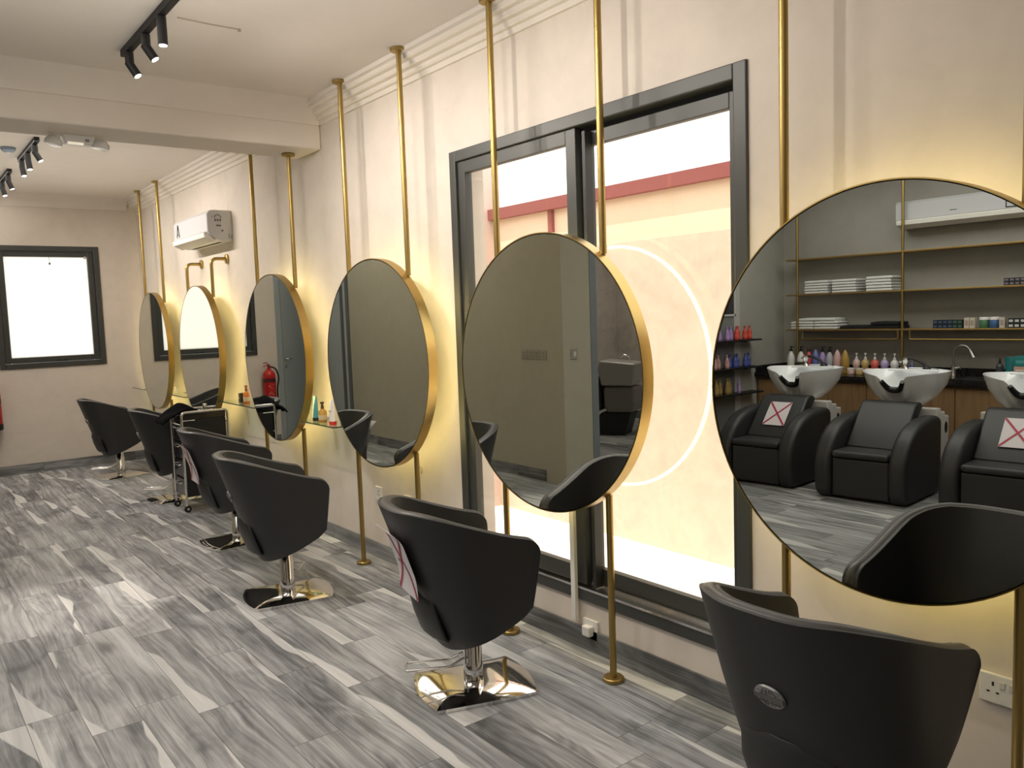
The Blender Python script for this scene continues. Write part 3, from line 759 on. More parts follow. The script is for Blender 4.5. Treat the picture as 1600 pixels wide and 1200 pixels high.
bm = BM(); lathe(bm, [(.016, 0), (.018, .01), (.018, .05), (.015, .055)], 14); obj('holder_cup', bm, M_CHROME2, t, smooth=50)
bm = BM(); cyl(bm, (0, 0, .05), (.004, .004, .145), .004, n=8); obj('handle', bm, M_BLACK, t, smooth=50)

# ------------------------------------------------------------------ air conditioner on the long wall
def make_ac(label, M, L=.92, hh=.25, dd=.20):
    """local: x out of the wall, y along it (0..L), z 0..hh"""
    t = thing('air_conditioner', label, 'air conditioner'); t.matrix_world = M
    prof = [(0, 0), (.10, .0), (dd-.01, .050), (dd, .075), (dd, hh-.03), (dd-.02, hh-.005), (dd-.05, hh), (0, hh)]
    bm = BM(); prism(bm, prof, 0, L, 'y'); obj('casing', bm, mat('ac_casing_white', (.56, .56, .57), .4), t, smooth=30, bevel=.004)
    bm = BM(); prism(bm, [(.13, .004), (.145, -.006), (dd+.022, .030), (dd+.030, .066), (dd+.006, .074), (.15, .012)], .02, L-.02, 'y'); obj('louver_flap', bm, mat('ac_flap_white', (.86, .83, .76), .35), t, bevel=.002)
    bm = BM(); box(bm, .055, .085, .10, L-.10, -.002, .004); obj('outlet_slot', bm, M_DARK, t)
    bm = BM(); box(bm, dd, dd+.003, .004, L-.004, .078, hh-.035); obj('front_panel', bm, mat('ac_casing_white', (.56, .56, .57), .4), t, bevel=.002)
    return t
Mac = Matrix.Translation((XW, 6.81, 2.165)) @ Matrix.Rotation(PI, 4, 'Z') @ Matrix.Scale(-1, 4, (0, 1, 0))
# keep handedness: rotate half a turn, so the local y runs towards the camera end
Mac = Matrix.Translation((XW, 7.74, 2.168)) @ Matrix.Rotation(PI, 4, 'Z')
ac = make_ac('white split air conditioner on the long wall above the bent gold pipes', Mac, .93, .25, .20)
bm = BM()                                     # tall outlined energy label near the far end of the front
for a, b in (((.205, .10, .095), (.205, .13, .20)), ((.205, .17, .095), (.205, .14, .20)), ((.205, .13, .20), (.205, .14, .20)), ((.205, .11, .12), (.205, .16, .12)), ((.205, .12, .165), (.205, .15, .165))): tube(bm, [a, b], .0035, 6)
obj('energy_label', bm, M_DARK, ac)
bm = BM(); L = .93                            # stickers and dial on the side cover
for (x, z, w, h) in ((.10, .175, .022, .002), (.10, .20, .022, .002),): pass
for q in range(10):
    a0 = PI*q/10; a1 = PI*(q+1)/10
    tube(bm, [(.115+.026*math.cos(a0), L+.001, .185+.026*math.sin(a0)), (.115+.026*math.cos(a1), L+.001, .185+.026*math.sin(a1))], .003, 5)
for x in (.095, .115, .135): box(bm, x-.006, x+.006, L, L+.002, .160, .176)
box(bm, .09, .13, L, L+.002, .120, .130); box(bm, .075, .088, L, L+.002, .078, .090); tube(bm, [(.03, L+.001, .06), (.03, L+.001, .03), (.008, L+.001, .03), (.008, L+.001, .055)], .0025, 5); box(bm, .158, .165, L, L+.002, .19, .197)
obj('side_sticker', bm, mat('grey_print', (.10, .10, .10), .6), ac)

# ------------------------------------------------------------------ sockets, trunking, cables
def socket_plate(label, y, z, w, h, ganged=2, plug=False, name='wall_socket', X=XW, rot=PI, group='white wall sockets'):
    t = thing(name, label, 'socket', (X, y, z), rot, group)
    bm = BM(); box(bm, 0, .012, -w/2, w/2, -h/2, h/2); pl = obj('face_plate', bm, M_WHITE, t, bevel=.003)
    bm = BM()
    for g in range(ganged):
        cy = (0 if ganged == 1 else (-w/4+g*w/2))
        box(bm, .0118, .0126, cy-.003, cy+.003, .008, .020); box(bm, .0118, .0126, cy-.016, cy-.008, -.012, -.007); box(bm, .0118, .0126, cy+.008, cy+.016, -.012, -.007)
    obj('pin_slot', bm, M_DARK, t)
    if ganged == 2:
        for s in (-1, 1):
            bm = BM(); box(bm, .012, .0155, s*.012-.007, s*.012+.007, .006, .026); obj('rocker_switch', bm, M_WHITE2, t, bevel=.001)
    if plug:
        bm = BM(); box(bm, .012, .042, -.024, .024, -.024, .022); obj('plug', bm, M_WHITE, t, bevel=.006, bseg=3)
    return t
socket_plate('white double wall socket under the large mirror that reflects the shampoo basins', .905, .412, .146, .084, 2)
socket_plate('white wall socket low on the plain wall between pole and skirting', 4.48, .415, .086, .084, 1)
socket_plate('white wall socket hidden mostly behind the chair by the sliding window', 4.13, .430, .086, .05, 1)
socket_plate('white socket with a plug below the sliding window, by the floor', 2.585, .10, .09, .088, 1, True)
socket_plate('small wall socket above the glass shelf beside the last mirrors', 8.74, .826, .07, .07, 1)
bm = BM(); box(bm, XW-.032, XW-.012, 2.655, 2.683, .125, .80); o = obj('cable_trunking', bm, M_WHITE, bevel=.003); tag(o, 'white vertical cable trunking running down the window centre to the socket', 'cable trunking')
for k, (y, z0, z1, lab) in enumerate(((5.10, .62, .80, 'thin loop of cable hanging under the glass shelf with the tubes'), (6.75, .64, .83, 'thin cable hanging under the glass shelf with the orange bottle'), (4.02, .60, .70, 'short loop of cable below the plain-wall mirror'))):
    bm = BM(); tube(bm, arc_pts([(XW-.006, y, z1), (XW-.006, y-.012, (z0+z1)/2+.02), (XW-.006, y-.05, z0), (XW-.006, y-.06, z0+.05), (XW-.006, y-.045, z1-.05)], .02, 5), .0025, 6); o = obj('hanging_cable', bm, M_CABLE, smooth=60); tag(o, lab, 'cable')

# ------------------------------------------------------------------ fire extinguisher
t = thing('fire_extinguisher', 'red fire extinguisher with black hose on the end wall, beside the frosted window', 'fire extinguisher', (.875, YE-.085, .50))
bm = BM(); lathe(bm, [(.070, .02), (.074, .03), (.074, .34), (.070, .37), (.045, .40), (.026, .41), (.024, .43)], 32); obj('cylinder_body', bm, M_RED, t, smooth=50)
bm = BM(); lathe(bm, [(.068, -.01), (.078, 0), (.078, .05), (.076, .055)], 32); obj('base_ring', bm, M_BLACK, t, smooth=50)
bm = BM(); lathe(bm, [(.0747, .26), (.0747, .31)], 32, cap=False); obj('dark_band', bm, mat('dark_red_band', (.08, .01, .01), .4), t, smooth=60)
bm = BM(); cyl(bm, (0, 0, .42), (0, 0, .475), .018, n=14); tube(bm, [(0, 0, .46), (.035, -.02, .47), (.075, -.03, .455)], .006, 8); tube(bm, [(0, 0, .475), (.03, -.02, .50), (.075, -.03, .495)], .006, 8); obj('valve_handle', bm, mat('red_metal', (.35, .03, .02), .35, .3), t, smooth=50)
bm = BM(); tube(bm, arc_pts([(-.015, 0, .445), (-.075, -.02, .44), (-.115, -.02, .32), (-.09, -.01, .18), (-.095, 0, .03)], .05, 6), .010, 10); obj('hose', bm, M_BLACK, t, smooth=60)
bm = BM(); box(bm, -.03, .03, .072, .085, .12, .36); obj('wall_bracket', bm, M_BLACK, t)
bm = BM()
for q in range(14):
    a = -PI/2-.5+1.0*random.random(); zz = .10+.14*random.random(); 
    box(bm, .0742, .0752, -.008, .008, zz, zz+.004, Matrix.Rotation(a, 4, 'Z'))
obj('instruction_print', bm, mat('pale_print', (.6, .45, .4), .6), t)

# ------------------------------------------------------------------ ceiling: spot tracks, emergency light, detector
LIGHTS = []
def track(label, x, y0, y1, heads):
    t = thing('spot_track', label, 'track light', (0, 0, 0), 0., 'black ceiling spot tracks')
    bm = BM(); box(bm, x-.017, x+.017, y0, y1, H-.034, H-.0); obj('track_rail', bm, M_BLACK, t, bevel=.002)
    for (y, tx, ty, on) in heads:
        bm = BM(); cyl(bm, (x, y, H-.034), (x, y, H-.096), .0205, n=20); hd = obj('spot_head', bm, M_BLACK, t, smooth=40, bevel=.003)
        d = Vector((tx, ty, -1)).normalized(); p0 = Vector((x, y, H-.092)); p1 = p0+d*.068
        bm = BM(); cyl(bm, p0-d*.010, p1, .021, n=20); obj('lamp_barrel', bm, M_BLACK, hd, smooth=40)
        bm = BM(); M, L = axis_matrix(p1-d*.002, p1+d*.0012); lathe(bm, [(.017, 0), (.017, L)], 20, M); obj('lens', bm, M_LENS, hd)
        if on: LIGHTS.append((p1+d*.02, d, on))
track('black ceiling track of spotlights cut off by the upper frame edge', 1.10, 1.9, 4.54, [(4.44, .50, -.32, 1), (4.13, .55, -.30, 1), (3.86, -.02, -.05, 1), (2.95, .35, -.15, 1), (2.35, .4, -.1, 1)])
track('black three-spot ceiling track beyond the beam, beside the emergency light', 1.03, 6.86, 7.76, [(7.66, .12, -.15, 1), (7.33, .10, -.10, 1), (6.98, .5, -.2, 1)])
track('short black ceiling spot track closest to the end wall', 1.02, 8.30, 9.2, [(8.42, .35, -.05, 1), (8.85, .2, -.15, 1)])
t = thing('emergency_light', 'white twin-lamp emergency light under the beam', 'emergency light', (1.01, 5.33, 0))
bm = BM(); prism(bm, [(-.085, BZ), (.085, BZ), (.072, BZ-.052), (-.072, BZ-.052)], -.035, .035, 'y'); obj('housing', bm, M_WHITE, t, bevel=.008, bseg=3)
bm = BM(); box(bm, -.062, .02, -.0365, -.033, BZ-.058, BZ-.044); obj('status_strip', bm, mat('lit_strip', (.9, .85, .75), .3, emit=(1, .9, .7), estr=.5), t)
bm = BM(); box(bm, .030, .052, -.0365, -.035, BZ-.036, BZ-.032); box(bm, .030, .052, -.0365, -.035, BZ-.028, BZ-.024); obj('printed_mark', bm, M_DARK, t)
for s, a in ((-1, .35), (1, -.25)):
    Mh = Matrix.Translation((s*.122, 0, BZ-.018)) @ Matrix.Rotation(a*s*-.6, 4, 'Y')
    bm = BM(); lathe(bm, [(.0001, .012), (.03, .002), (.046, -.022), (.048, -.042), (.044, -.044)], 26, Mh); h_ = obj('lamp_head', bm, M_WHITE, t, smooth=50)
    bm = BM(); lathe(bm, [(.0435, -.0445), (.0435, -.047), (.02, -.05)], 24, Mh); obj('lamp_lens', bm, mat('clear_lens', (.85, .84, .8), .15), h_, smooth=50)
t = thing('smoke_detector', 'small pale blue-grey detector on the ceiling beside the spot track', 'smoke detector', (.905, 7.35, H))
bm = BM(); lathe(bm, [(.052, 0), (.052, -.012), (.044, -.028), (.030, -.036)], 24); obj('detector_body', bm, mat('blue_grey_plastic', (.24, .30, .36), .4), t, smooth=40)
bm = BM(); lathe(bm, [(.020, -.036), (.018, -.046), (.0001, -.048)], 20); obj('sensor_cap', bm, M_WHITE2, t, smooth=40)
bm = BM(); tube(bm, [(1.19, 3.93, H-.002), (1.34, 3.94, H-.002), (1.475, 3.938, H-.002)], .004, 6); cyl(bm, (1.475, 3.938, H), (1.475, 3.938, H-.012), .008, n=10); o = obj('ceiling_cable', bm, mat('ceiling_cable_paint', (.45, .38, .30), .7), smooth=50); tag(o, 'thin cable end running across the ceiling from the spot track', 'cable')

# ------------------------------------------------------------------ switches on the opposite wall (seen in the mirrors)
for k in range(4):
    y = 5.51+.088*k
    t = thing('light_switch', '%s beige switch plate from the pillar corner, reflected in the window mirror' % ('first', 'second', 'third', 'fourth')[k], 'switch', (XO, y, 1.125), 0., 'switch plates on the opposite wall')
    bm = BM(); box(bm, 0, .008, -.041, .041, -.041, .041); obj('switch_plate', bm, mat('beige_plate', (.34, .315, .26), .5), t, bevel=.002)
    bm = BM()
    for zz in (-.014, .014): box(bm, .008, .011, -.018, .018, zz-.009, zz+.009)
    obj('rocker', bm, mat('beige_rocker', (.27, .25, .20), .5), t, bevel=.001)
t = thing('light_switch', 'single switch plate on the grey-lit pillar side, reflected in the window mirror', 'switch', (-.325, YO, 1.13), -PI/2)
bm = BM(); box(bm, 0, .008, -.038, .038, -.045, .045); obj('switch_plate', bm, mat('beige_plate', (.34, .315, .26), .5), t, bevel=.002)
bm = BM(); box(bm, .008, .011, -.014, .014, -.02, .02); obj('rocker', bm, M_WHITE2, t)

# ------------------------------------------------------------------ backwash units
def bowl_bm(white=True):
    bm = BM(); n = 64
    def rimp(a):
        # outline seen from above, notch towards +x
        c, s = math.cos(a), math.sin(a)
        k = (abs(c/.30)**2.2+abs(s/.32)**2.2)**(-1/2.2)
        x, y = k*c, k*s
        front = max(0, math.cos(a)); back = max(0, -math.cos(a))
        aa = min(abs(a), 2*PI-abs(a)); notch = math.exp(-(aa/.27)**4); lobe = math.exp(-((aa-.75)/.35)**2)
        z = .895+.035*back**2+.030*abs(s)**4+.012*lobe-.115*notch
        x -= .11*notch+.05*s*s; y *= 1+.04*abs(s)**8
        return x, y, z
    A = [2*PI*i/n-PI for i in range(n)]
    loops = []
    prof = [('o', .30, .640), ('o', .46, .655), ('o', .72, .73), ('o', .90, .82), ('r', 1., 0), ('i', .955, -.006), ('i', .86, .80), ('i', .62, .72), ('i', .30, .69), ('i', .08, .685)]
    for kind, sc_, z in prof:
        L = []
        for a in A:
            x, y, zr = rimp(a)
            if kind == 'r': p = (x, y, zr)
            elif kind == 'i' and z < 0: p = (x*sc_, y*sc_, zr+z)
            else: p = (x*sc_-.0*(1-sc_), y*sc_, min(z, zr-.012 if kind == 'o' else zr-.02))
            L.append(bm.verts.new(p))
        loops.append(L)
    for a, b in zip(loops, loops[1:]):
        for i in range(n): bm.faces.new((a[i], a[(i+1)%n], b[(i+1)%n], b[i]))
    bm.faces.new(list(reversed(loops[0]))); bm.faces.new(loops[-1])
    return bm
def make_backwash():
    t = thing('backwash_unit', 'x', 'shampoo chair', (0,0,0), 0., 'black shampoo chairs with white basins')
    # side profile of an arm panel (x,z)
    prof = [(-.40, .006), (.255, .006), (.30, .03), (.325, .10), (.33, .26), (.315, .33), (.275, .41), (.21, .48), (.12, .54), (.0, .582), (-.14, .603), (-.32, .606), (-.39, .595), (-.405, .55)]
    for s in (-1, 1):
        bm = BM(); prism(bm, prof, s*.215, s*.345, 'y'); obj('armrest', bm, M_LEATHER, t, smooth=42, bevel=.040, bseg=5)
    bm = BM(); box(bm, -.34, .285, -.213, .213, .025, .318); obj('front_panel', bm, M_LEATHER, t, bevel=.012, bseg=3)
    bm = BM(); box(bm, -.16, .305, -.213, .213, .322, .372); obj('seat_cushion', bm, M_LEATHER, t, bevel=.023, bseg=4)
    bm = BM(); prism(bm, [(.06, .370), (-.02, .370), (-.38, .665), (-.35, .70), (-.28, .705), (-.225, .685)], -.213, .213, 'y'); obj('backrest', bm, M_LEATHER, t, smooth=40, bevel=.018, bseg=3)
    bm = BM(); box(bm, -.34, .22, -.30, .30, 0.004, .04); obj('plinth', bm, M_BLACK, t)
    bm = BM(); prism(bm, [(-.41, .004), (-.66, .004), (-.68, .57), (-.60, .575), (-.59, .61), (-.51, .615), (-.50, .645), (-.41, .65)], -.30, .30, 'y'); pd = obj('pedestal', bm, M_WHITE, t, bevel=.010)
    bm = BM(); lathe(bm, [(.035, -.004), (.035, .004)], 24, Matrix.Translation((-.61, -.30, .48)) @ Matrix.Rotation(PI/2, 4, 'X') @ Matrix.Diagonal((.75, 1.3, 1, 1))); obj('vent_hole', bm, M_DARK, pd)
    bw = obj('basin', bowl_bm(), M_CERAM, t, smooth=60, loc=(-.56, 0, 0))
    bm = BM(); pts = []
    for i in range(11):
        a = -.27+.54*i/10; c, s = math.cos(a), math.sin(a); k = (abs(c/.30)**2.2+abs(s/.32)**2.2)**(-1/2.2); nt_ = math.exp(-(abs(a)/.27)**4)
        pts.append((k*c-.11*nt_-.05*s*s+.008, k*s, .895-.115*nt_+.004))
    tube(bm, pts, [.018+.008*math.sin(PI*i/10) for i in range(11)], 12); obj('neck_rest', bm, M_GEL, bw, smooth=60)
    bm = BM(); prism(bm, [(-.27, -.17), (-.16, -.20), (-.16, .20), (-.27, .17)], .905, .925, 'z'); obj('tap_ledge', bm, M_CERAM, bw, bevel=.01, bseg=3)
    bm = BM(); lathe(bm, [(.030, .925), (.026, .932), (.020, .94), (.020, .985), (.024, .99), (.024, 1.012), (.012, 1.02)], 20, Matrix.Translation((-.20, .07, 0))); tube(bm, [(-.20, .07, .995), (-.16, .075, 1.005), (-.12, .08, .985)], .008, 8); obj('mixer_tap', bm, M_CHROME, bw, smooth=45)
    bm = BM(); lathe(bm, [(.034, .922), (.030, .94), (.016, .95)], 18, Matrix.Translation((-.20, -.10, 0))); tube(bm, arc_pts([(-.20, -.10, .94), (-.205, -.06, .975), (-.205, .03, 1.015), (-.20, .055, 1.012)], .03, 5), [.014]*13+[.012], 10) if False else tube(bm, [(-.20, -.10, .94), (-.203, -.07, .968), (-.205, -.02, .995), (-.205, .03, 1.010), (-.20, .055, 1.008)], .013, 10); obj('hand_shower', bm, M_BLACK, bw, smooth=50)
    return t
BW = [(-1.59, 4.16, 'black shampoo chair with white basin beside the product shelves, paper on its backrest'),
      (-1.60, 3.242, 'middle black shampoo chair with white basin, no paper on it, reflected in the large mirror'),
      (-1.645, 2.322, 'black shampoo chair with paper, cut off at the edge of the large mirror')]
pb = make_backwash()
for i, (x, y, lab) in enumerate(BW):
    b = pb if i == 0 else copy_tree(pb)
    b.location = (x, y, 0); b.rotation_euler = (0, 0, rad(-6)); b['label'] = lab
def paper_on_bw(i, label, lat):
    x, y, _ = BW[i]
    # backrest front plane runs (.06,.372)->(-.20,.67)
    sl = math.atan2(.285, .315)
    M = Matrix.Translation((x, y, 0)) @ Matrix.Rotation(rad(-6), 4, 'Z') @ Matrix.Translation((-.098, lat, .557)) @ Matrix.Rotation(-sl, 4, 'Y') @ Matrix.Rotation(PI/2, 4, 'Z')
    make_paper(label, M, .20, .245)
paper_on_bw(0, 'white paper with red tape cross on the shampoo chair beside the product shelves', .0)
paper_on_bw(2, 'white paper with red tape cross on the shampoo chair at the large mirror edge', -.03)
# a greyer unit standing in the room behind the doorway
t = thing('grey_backwash_unit', 'grey shampoo basin on rounded grey body with black chair, seen through doorway in mirror', 'shampoo chair', (-2.62, 6.98, 0), rad(62))
g1, g2 = mat('grey_unit_body', (.20, .19, .175), .3), mat('grey_unit_basin', (.36, .35, .33), .25)
bm = BM(); prism(bm, [(-.20, .60), (-.24, .86), (.20, .90), (.22, .78), (.18, .60)], -.21, .21, 'y'); obj('basin', bm, g2, t, bevel=.02, bseg=3)
bm = BM(); prism(bm, [(-.20, .28), (-.22, .40), (-.22, .585), (.16, .585), (.16, .33), (.10, .28)], -.20, .20, 'y'); obj('pedestal_body', bm, g1, t, bevel=.04, bseg=4)
bm = BM(); prism(bm, [(-.08, .004), (-.16, .27), (.20, .27), (.42, .05), (.42, .004)], -.15, .15, 'y'); obj('plinth', bm, M_BLACK, t)
bm = BM(); prism(bm, [(.18, .30), (.20, .70), (.30, .70), (.45, .40), (.85, .40), (.85, .28)], -.22, .22, 'y'); obj('chair_seat', bm, M_LEATHER, t, bevel=.03, bseg=3)
bm = BM(); tube(bm, [(-.10, .05, .885), (-.10, .05, .93), (-.04, .05, .95), (.02, .05, .93)], .012, 8); obj('mixer_tap', bm, M_CHROME, t, smooth=50)

# ------------------------------------------------------------------ counter, sink, shelving rack behind the basins
CZ = .79
bm = BM(); box(bm, XC, -2.86, YN+.3, YO, CZ-.045, CZ); o = obj('worktop', bm, M_GRANITE, bevel=.003); tag(o, 'black stone worktop along the wall behind the shampoo basins', 'worktop')
bm = BM(); box(bm, XC, XC+.018, YN+.3, YO-.0, CZ, CZ+.07); box(bm, XC+.018, -2.88, YO-.018, YO, CZ, CZ+.07); o = obj('splashback', bm, M_GRANITE); tag(o, 'low black stone splashback strip behind the bottles', 'splashback')
for k in range(4):
    y1 = YO-.02-k*.80; y0 = y1-.80
    t = thing('base_cabinet', 'oak base cabinet under the worktop, %s from the product-shelf wall' % ('first', 'second', 'third', 'fourth')[k], 'cabinet', (0,0,0), 0., 'oak base cabinets under the worktop')
    bm = BM(); box(bm, XC+.002, -2.91, y0+.001, y1-.001, .08, CZ-.046); obj('carcass', bm, M_WOOD, t)
    bm = BM(); box(bm, XC+.05, -2.95, y0+.001, y1-.001, .002, .08); obj('plinth', bm, M_BLACK, t)
    for q in range(2):
        a = y0+.003+q*.40; bm = BM(); box(bm, -2.909, -2.890, a, a+.393, .09, CZ-.075); obj('door', bm, M_WOOD, t, bevel=.002)
    bm = BM(); box(bm, -2.908, -2.892, y0+.003, y1-.003, CZ-.070, CZ-.05); obj('grip_rail', bm, mat('dark_wood_rail', (.10, .06, .03), .5), t)
t = thing('sink', 'black inset sink in the worktop', 'sink', (-3.10, 3.05, CZ))
bm = BM(); frame = [(-.17, .19, -.26, -.24), (-.17, .19, .24, .26), (-.19, -.17, -.26, .26), (.19, .21, -.26, .26)]
for a, b, c, d in frame: box(bm, a, b, c, d, 0.0005, .008)
obj('sink_rim', bm, M_BLACKG, t, bevel=.002)
bm = BM(); box(bm, -.17, .19, -.24, .24, .0008, .003); obj('sink_bowl', bm, mat('black_sink', (.008, .008, .008), .3), t)
t = thing('faucet', 'steel gooseneck faucet at the black sink', 'faucet', (-3.24, 3.40, CZ))
bm = BM(); lathe(bm, [(.026, 0), (.024, .02), (.020, .03), (.020, .10), (.014, .105)], 20); cyl(bm, (0, 0, .07), (.0, -.06, .085), .014, n=14); obj('faucet_body', bm, M_CHROME2, t, smooth=45)
pts = [(0, 0, .10), (0, 0, .20)]+[(0, -.075+.075*math.cos(PI*q/10), .20+.085*math.sin(PI*q/10)) for q in range(1, 9)]
bm = BM(); tube(bm, pts, .008, 10); obj('gooseneck', bm, M_CHROME2, t, smooth=60)
bm = BM(); e = Vector(pts[-1]); cyl(bm, e, e+Vector((0, -.035, -.075)), .011, .022, 18); obj('spray_head', bm, M_CHROME2, t, smooth=50)

t = thing('shelving_rack', 'gold tube shelving rack with three shelves above the worktop', 'shelf', (0, 0, 0))
RX = -3.16
SH = [1.95, 1.588, 1.228]
for k, y in enumerate((4.93, 3.83, 2.73, 1.6)):
    bm = BM(); cyl(bm, (RX, y, CZ+.001), (RX, y, H), .013, n=16); obj('upright', bm, M_GOLD, t, smooth=60)
for z in SH:
    bm = BM(); box(bm, XC+.001, RX+.013, 1.4, 5.06, z-.016, z); obj('shelf_board', bm, mat('shelf_gold', (.36, .235, .08), .42, .7), t, bevel=.003)
for y0, y1 in ((3.87, 4.87), (2.76, 3.76)):
    bm = BM(); tube(bm, arc_pts([(RX, y1, SH[2]-.014), (RX, y1, SH[2]-.10), (RX, y0, SH[2]-.10), (RX, y0, SH[2]-.014)], .012, 4), .009, 10); obj('towel_rail', bm, M_GOLD, t, smooth=60)
# towels
def towel(x0, x1, y0, y1, z, th, m, label, group):
    bm = BM(); nx, ny = 5, 7; top = []; bot = []
    for i in range(nx+1):
        ra, rb = [], []
        for j in range(ny+1):
            x = x0+(x1-x0)*i/nx; y = y0+(y1-y0)*j/ny; w = .0018*math.sin(7*j+3*i+z*90)
            ex = min(i, nx-i, j, ny-j) == 0
            ra.append(bm.verts.new((x+(random.random()-.5)*.003, y+(random.random()-.5)*.003, z+th*(.82 if ex else 1.)+w*.4))); rb.append(bm.verts.new((x, y, z+.0006)))
        top.append(ra); bot.append(rb)
    for i in range(nx):
        for j in range(ny):
            bm.faces.new((top[i][j], top[i+1][j], top[i+1][j+1], top[i][j+1])); bm.faces.new((bot[i][j], bot[i][j+1], bot[i+1][j+1], bot[i+1][j]))
    for i in range(nx):
        for j in (0, ny): bm.faces.new((top[i][j], top[i+1][j], bot[i+1][j], bot[i][j]))
    for j in range(ny):
        for i in (0, nx): bm.faces.new((top[i][j], top[i][j+1], bot[i][j+1], bot[i][j]))
    o = obj('folded_towel', bm, m, smooth=50, bevel=.006, bseg=3); tag(o, label, 'towel', group)
NTH = ('bottom', 'second from bottom', 'middle', 'second from top', 'top')
TX = (XC+.02, RX-.018)
for st, (y0, y1, nm, th) in enumerate(((4.60, 4.86, 'by the outer upright', .027), (4.30, 4.555, 'in the middle', .027), (3.945, 4.20, 'by the inner upright', .029))):
    for k in range(5):
        j = random.uniform(-.008, .008)
        towel(TX[0], TX[1], y0+j, y1+j*.5, SH[1]+k*th, th*.95, M_TOWELW, 'white towel, %s of stack %s on the towel shelf' % (NTH[k], nm), 'white towels on the upper towel shelf')
for st, (y0, y1, n_, nm) in enumerate(((4.765, 5.02, 3, 'at the shelf end'), (4.50, 4.755, 3, 'next to the black towels'))):
    for k in range(n_):
        towel(TX[0], TX[1], y0, y1, SH[2]+k*.028, .0266, M_TOWELW, 'white towel, %s of stack %s on the low shelf' % (('bottom', 'middle', 'top')[k], nm), 'white towels on the lowest gold shelf')
towel(TX[0], TX[1], 4.52, 4.93, SH[2]+3*.028, .030, M_TOWELW, 'wide folded white towel lying across two stacks on the low shelf', 'white towels on the lowest gold shelf')
towel(TX[0], TX[1], 4.16, 4.47, SH[2], .036, M_TOWELB, 'single folded black towel beside the white stacks', 'black towels on the lowest gold shelf')
towel(TX[0], TX[1], 3.87, 4.15, SH[2], .034, M_TOWELB, 'lower of two folded black towels by the upright', 'black towels on the lowest gold shelf')
towel(TX[0], TX[1], 3.88, 4.15, SH[2]+.035, .034, M_TOWELB, 'upper of two folded black towels by the upright', 'black towels on the lowest gold shelf')
# product cartons
def carton(x, y, z, w, d, h, m, lm, label, group):
    t = thing('product_carton', label, 'box', (x, y, z), 0., group)
    bm = BM(); box(bm, -d, 0, -w/2, w/2, 0, h); obj('carton', bm, m, t, bevel=.001)
    bm = BM(); box(bm, 0, .0008, -w*.34, w*.34, h*.25, h*.75); obj('printed_label', bm, lm, t)
ORD = ('first', 'second', 'third', 'fourth', 'fifth', 'sixth')
cb, cbl, cbg = P('navy_carton', (.012, .014, .020), .5), P('blue_label', (.05, .09, .18), .5), P('green_label', (.05, .14, .09), .5)
for k in range(6):
    for r_ in range(2):
        carton(RX-.005, 3.53-.0425*k, SH[2]+.0005+.0375*r_, .0415, .11, .037, cb, cbg if k >= 4 else cbl, '%s dark %s-labelled carton from the black towels, %s row' % (ORD[k], 'green' if k >= 4 else 'blue', ('lower', 'upper')[r_]), 'dark hair colour cartons on the lowest gold shelf')
cg = P('beige_carton', (.58, .53, .44), .6); cgl = P('beige_label', (.40, .30, .24), .6)
for k, y in enumerate((3.262, 3.215)): carton(RX-.005, y, SH[2]+.0005, .042, .05, .092, cg, cgl, 'tall beige carton between dark cartons and green jar, %s of two' % ORD[k], 'beige cartons on the lowest gold shelf')
carton(RX-.005, 2.975, SH[2]+.0005, .042, .05, .092, cg, cgl, 'tall beige carton beside the blue jar', 'beige cartons on the lowest gold shelf')
for y, c, nm in ((3.133, (.06, .17, .08), 'green'), (3.05, (.05, .12, .28), 'blue')):
    product('cosmetic_jar', 'large %s jar with white lid on the lowest gold shelf' % nm, 'jar', (RX-.05, y, SH[2]+.0005), [('jar_body', [(.036, 0), (.038, .004), (.038, .068), (.036, .07)], P(nm+'_jar', c, .3)), ('lid', [(.039, .0705), (.039, .092), (.036, .095)], C_WHT)], 'cosmetic jars on the lowest gold shelf')
wl = P('white_label', (.62, .62, .60), .5)
for k in range(4):
    for r_ in range(2): carton(RX-.005, 2.905-.046*k, SH[2]+.0005+.0405*r_, .045, .11, .04, cb, wl, '%s black white-labelled carton from the beige carton, %s row' % (ORD[k], ('lower', 'upper')[r_]), 'black cartons with white labels on the lowest gold shelf')
pl_ = P('mauve_label', (.20, .17, .20), .5)
for k in range(6):
    for r_ in range(2): carton(RX-.005, 2.945-.042*k, SH[1]+.0005+.031*r_, .0415, .11, .0305, cb, pl_, '%s dark mauve-labelled carton from the towels, %s row' % (ORD[k], ('lower', 'upper')[r_]), 'dark cartons with mauve labels on the middle gold shelf')

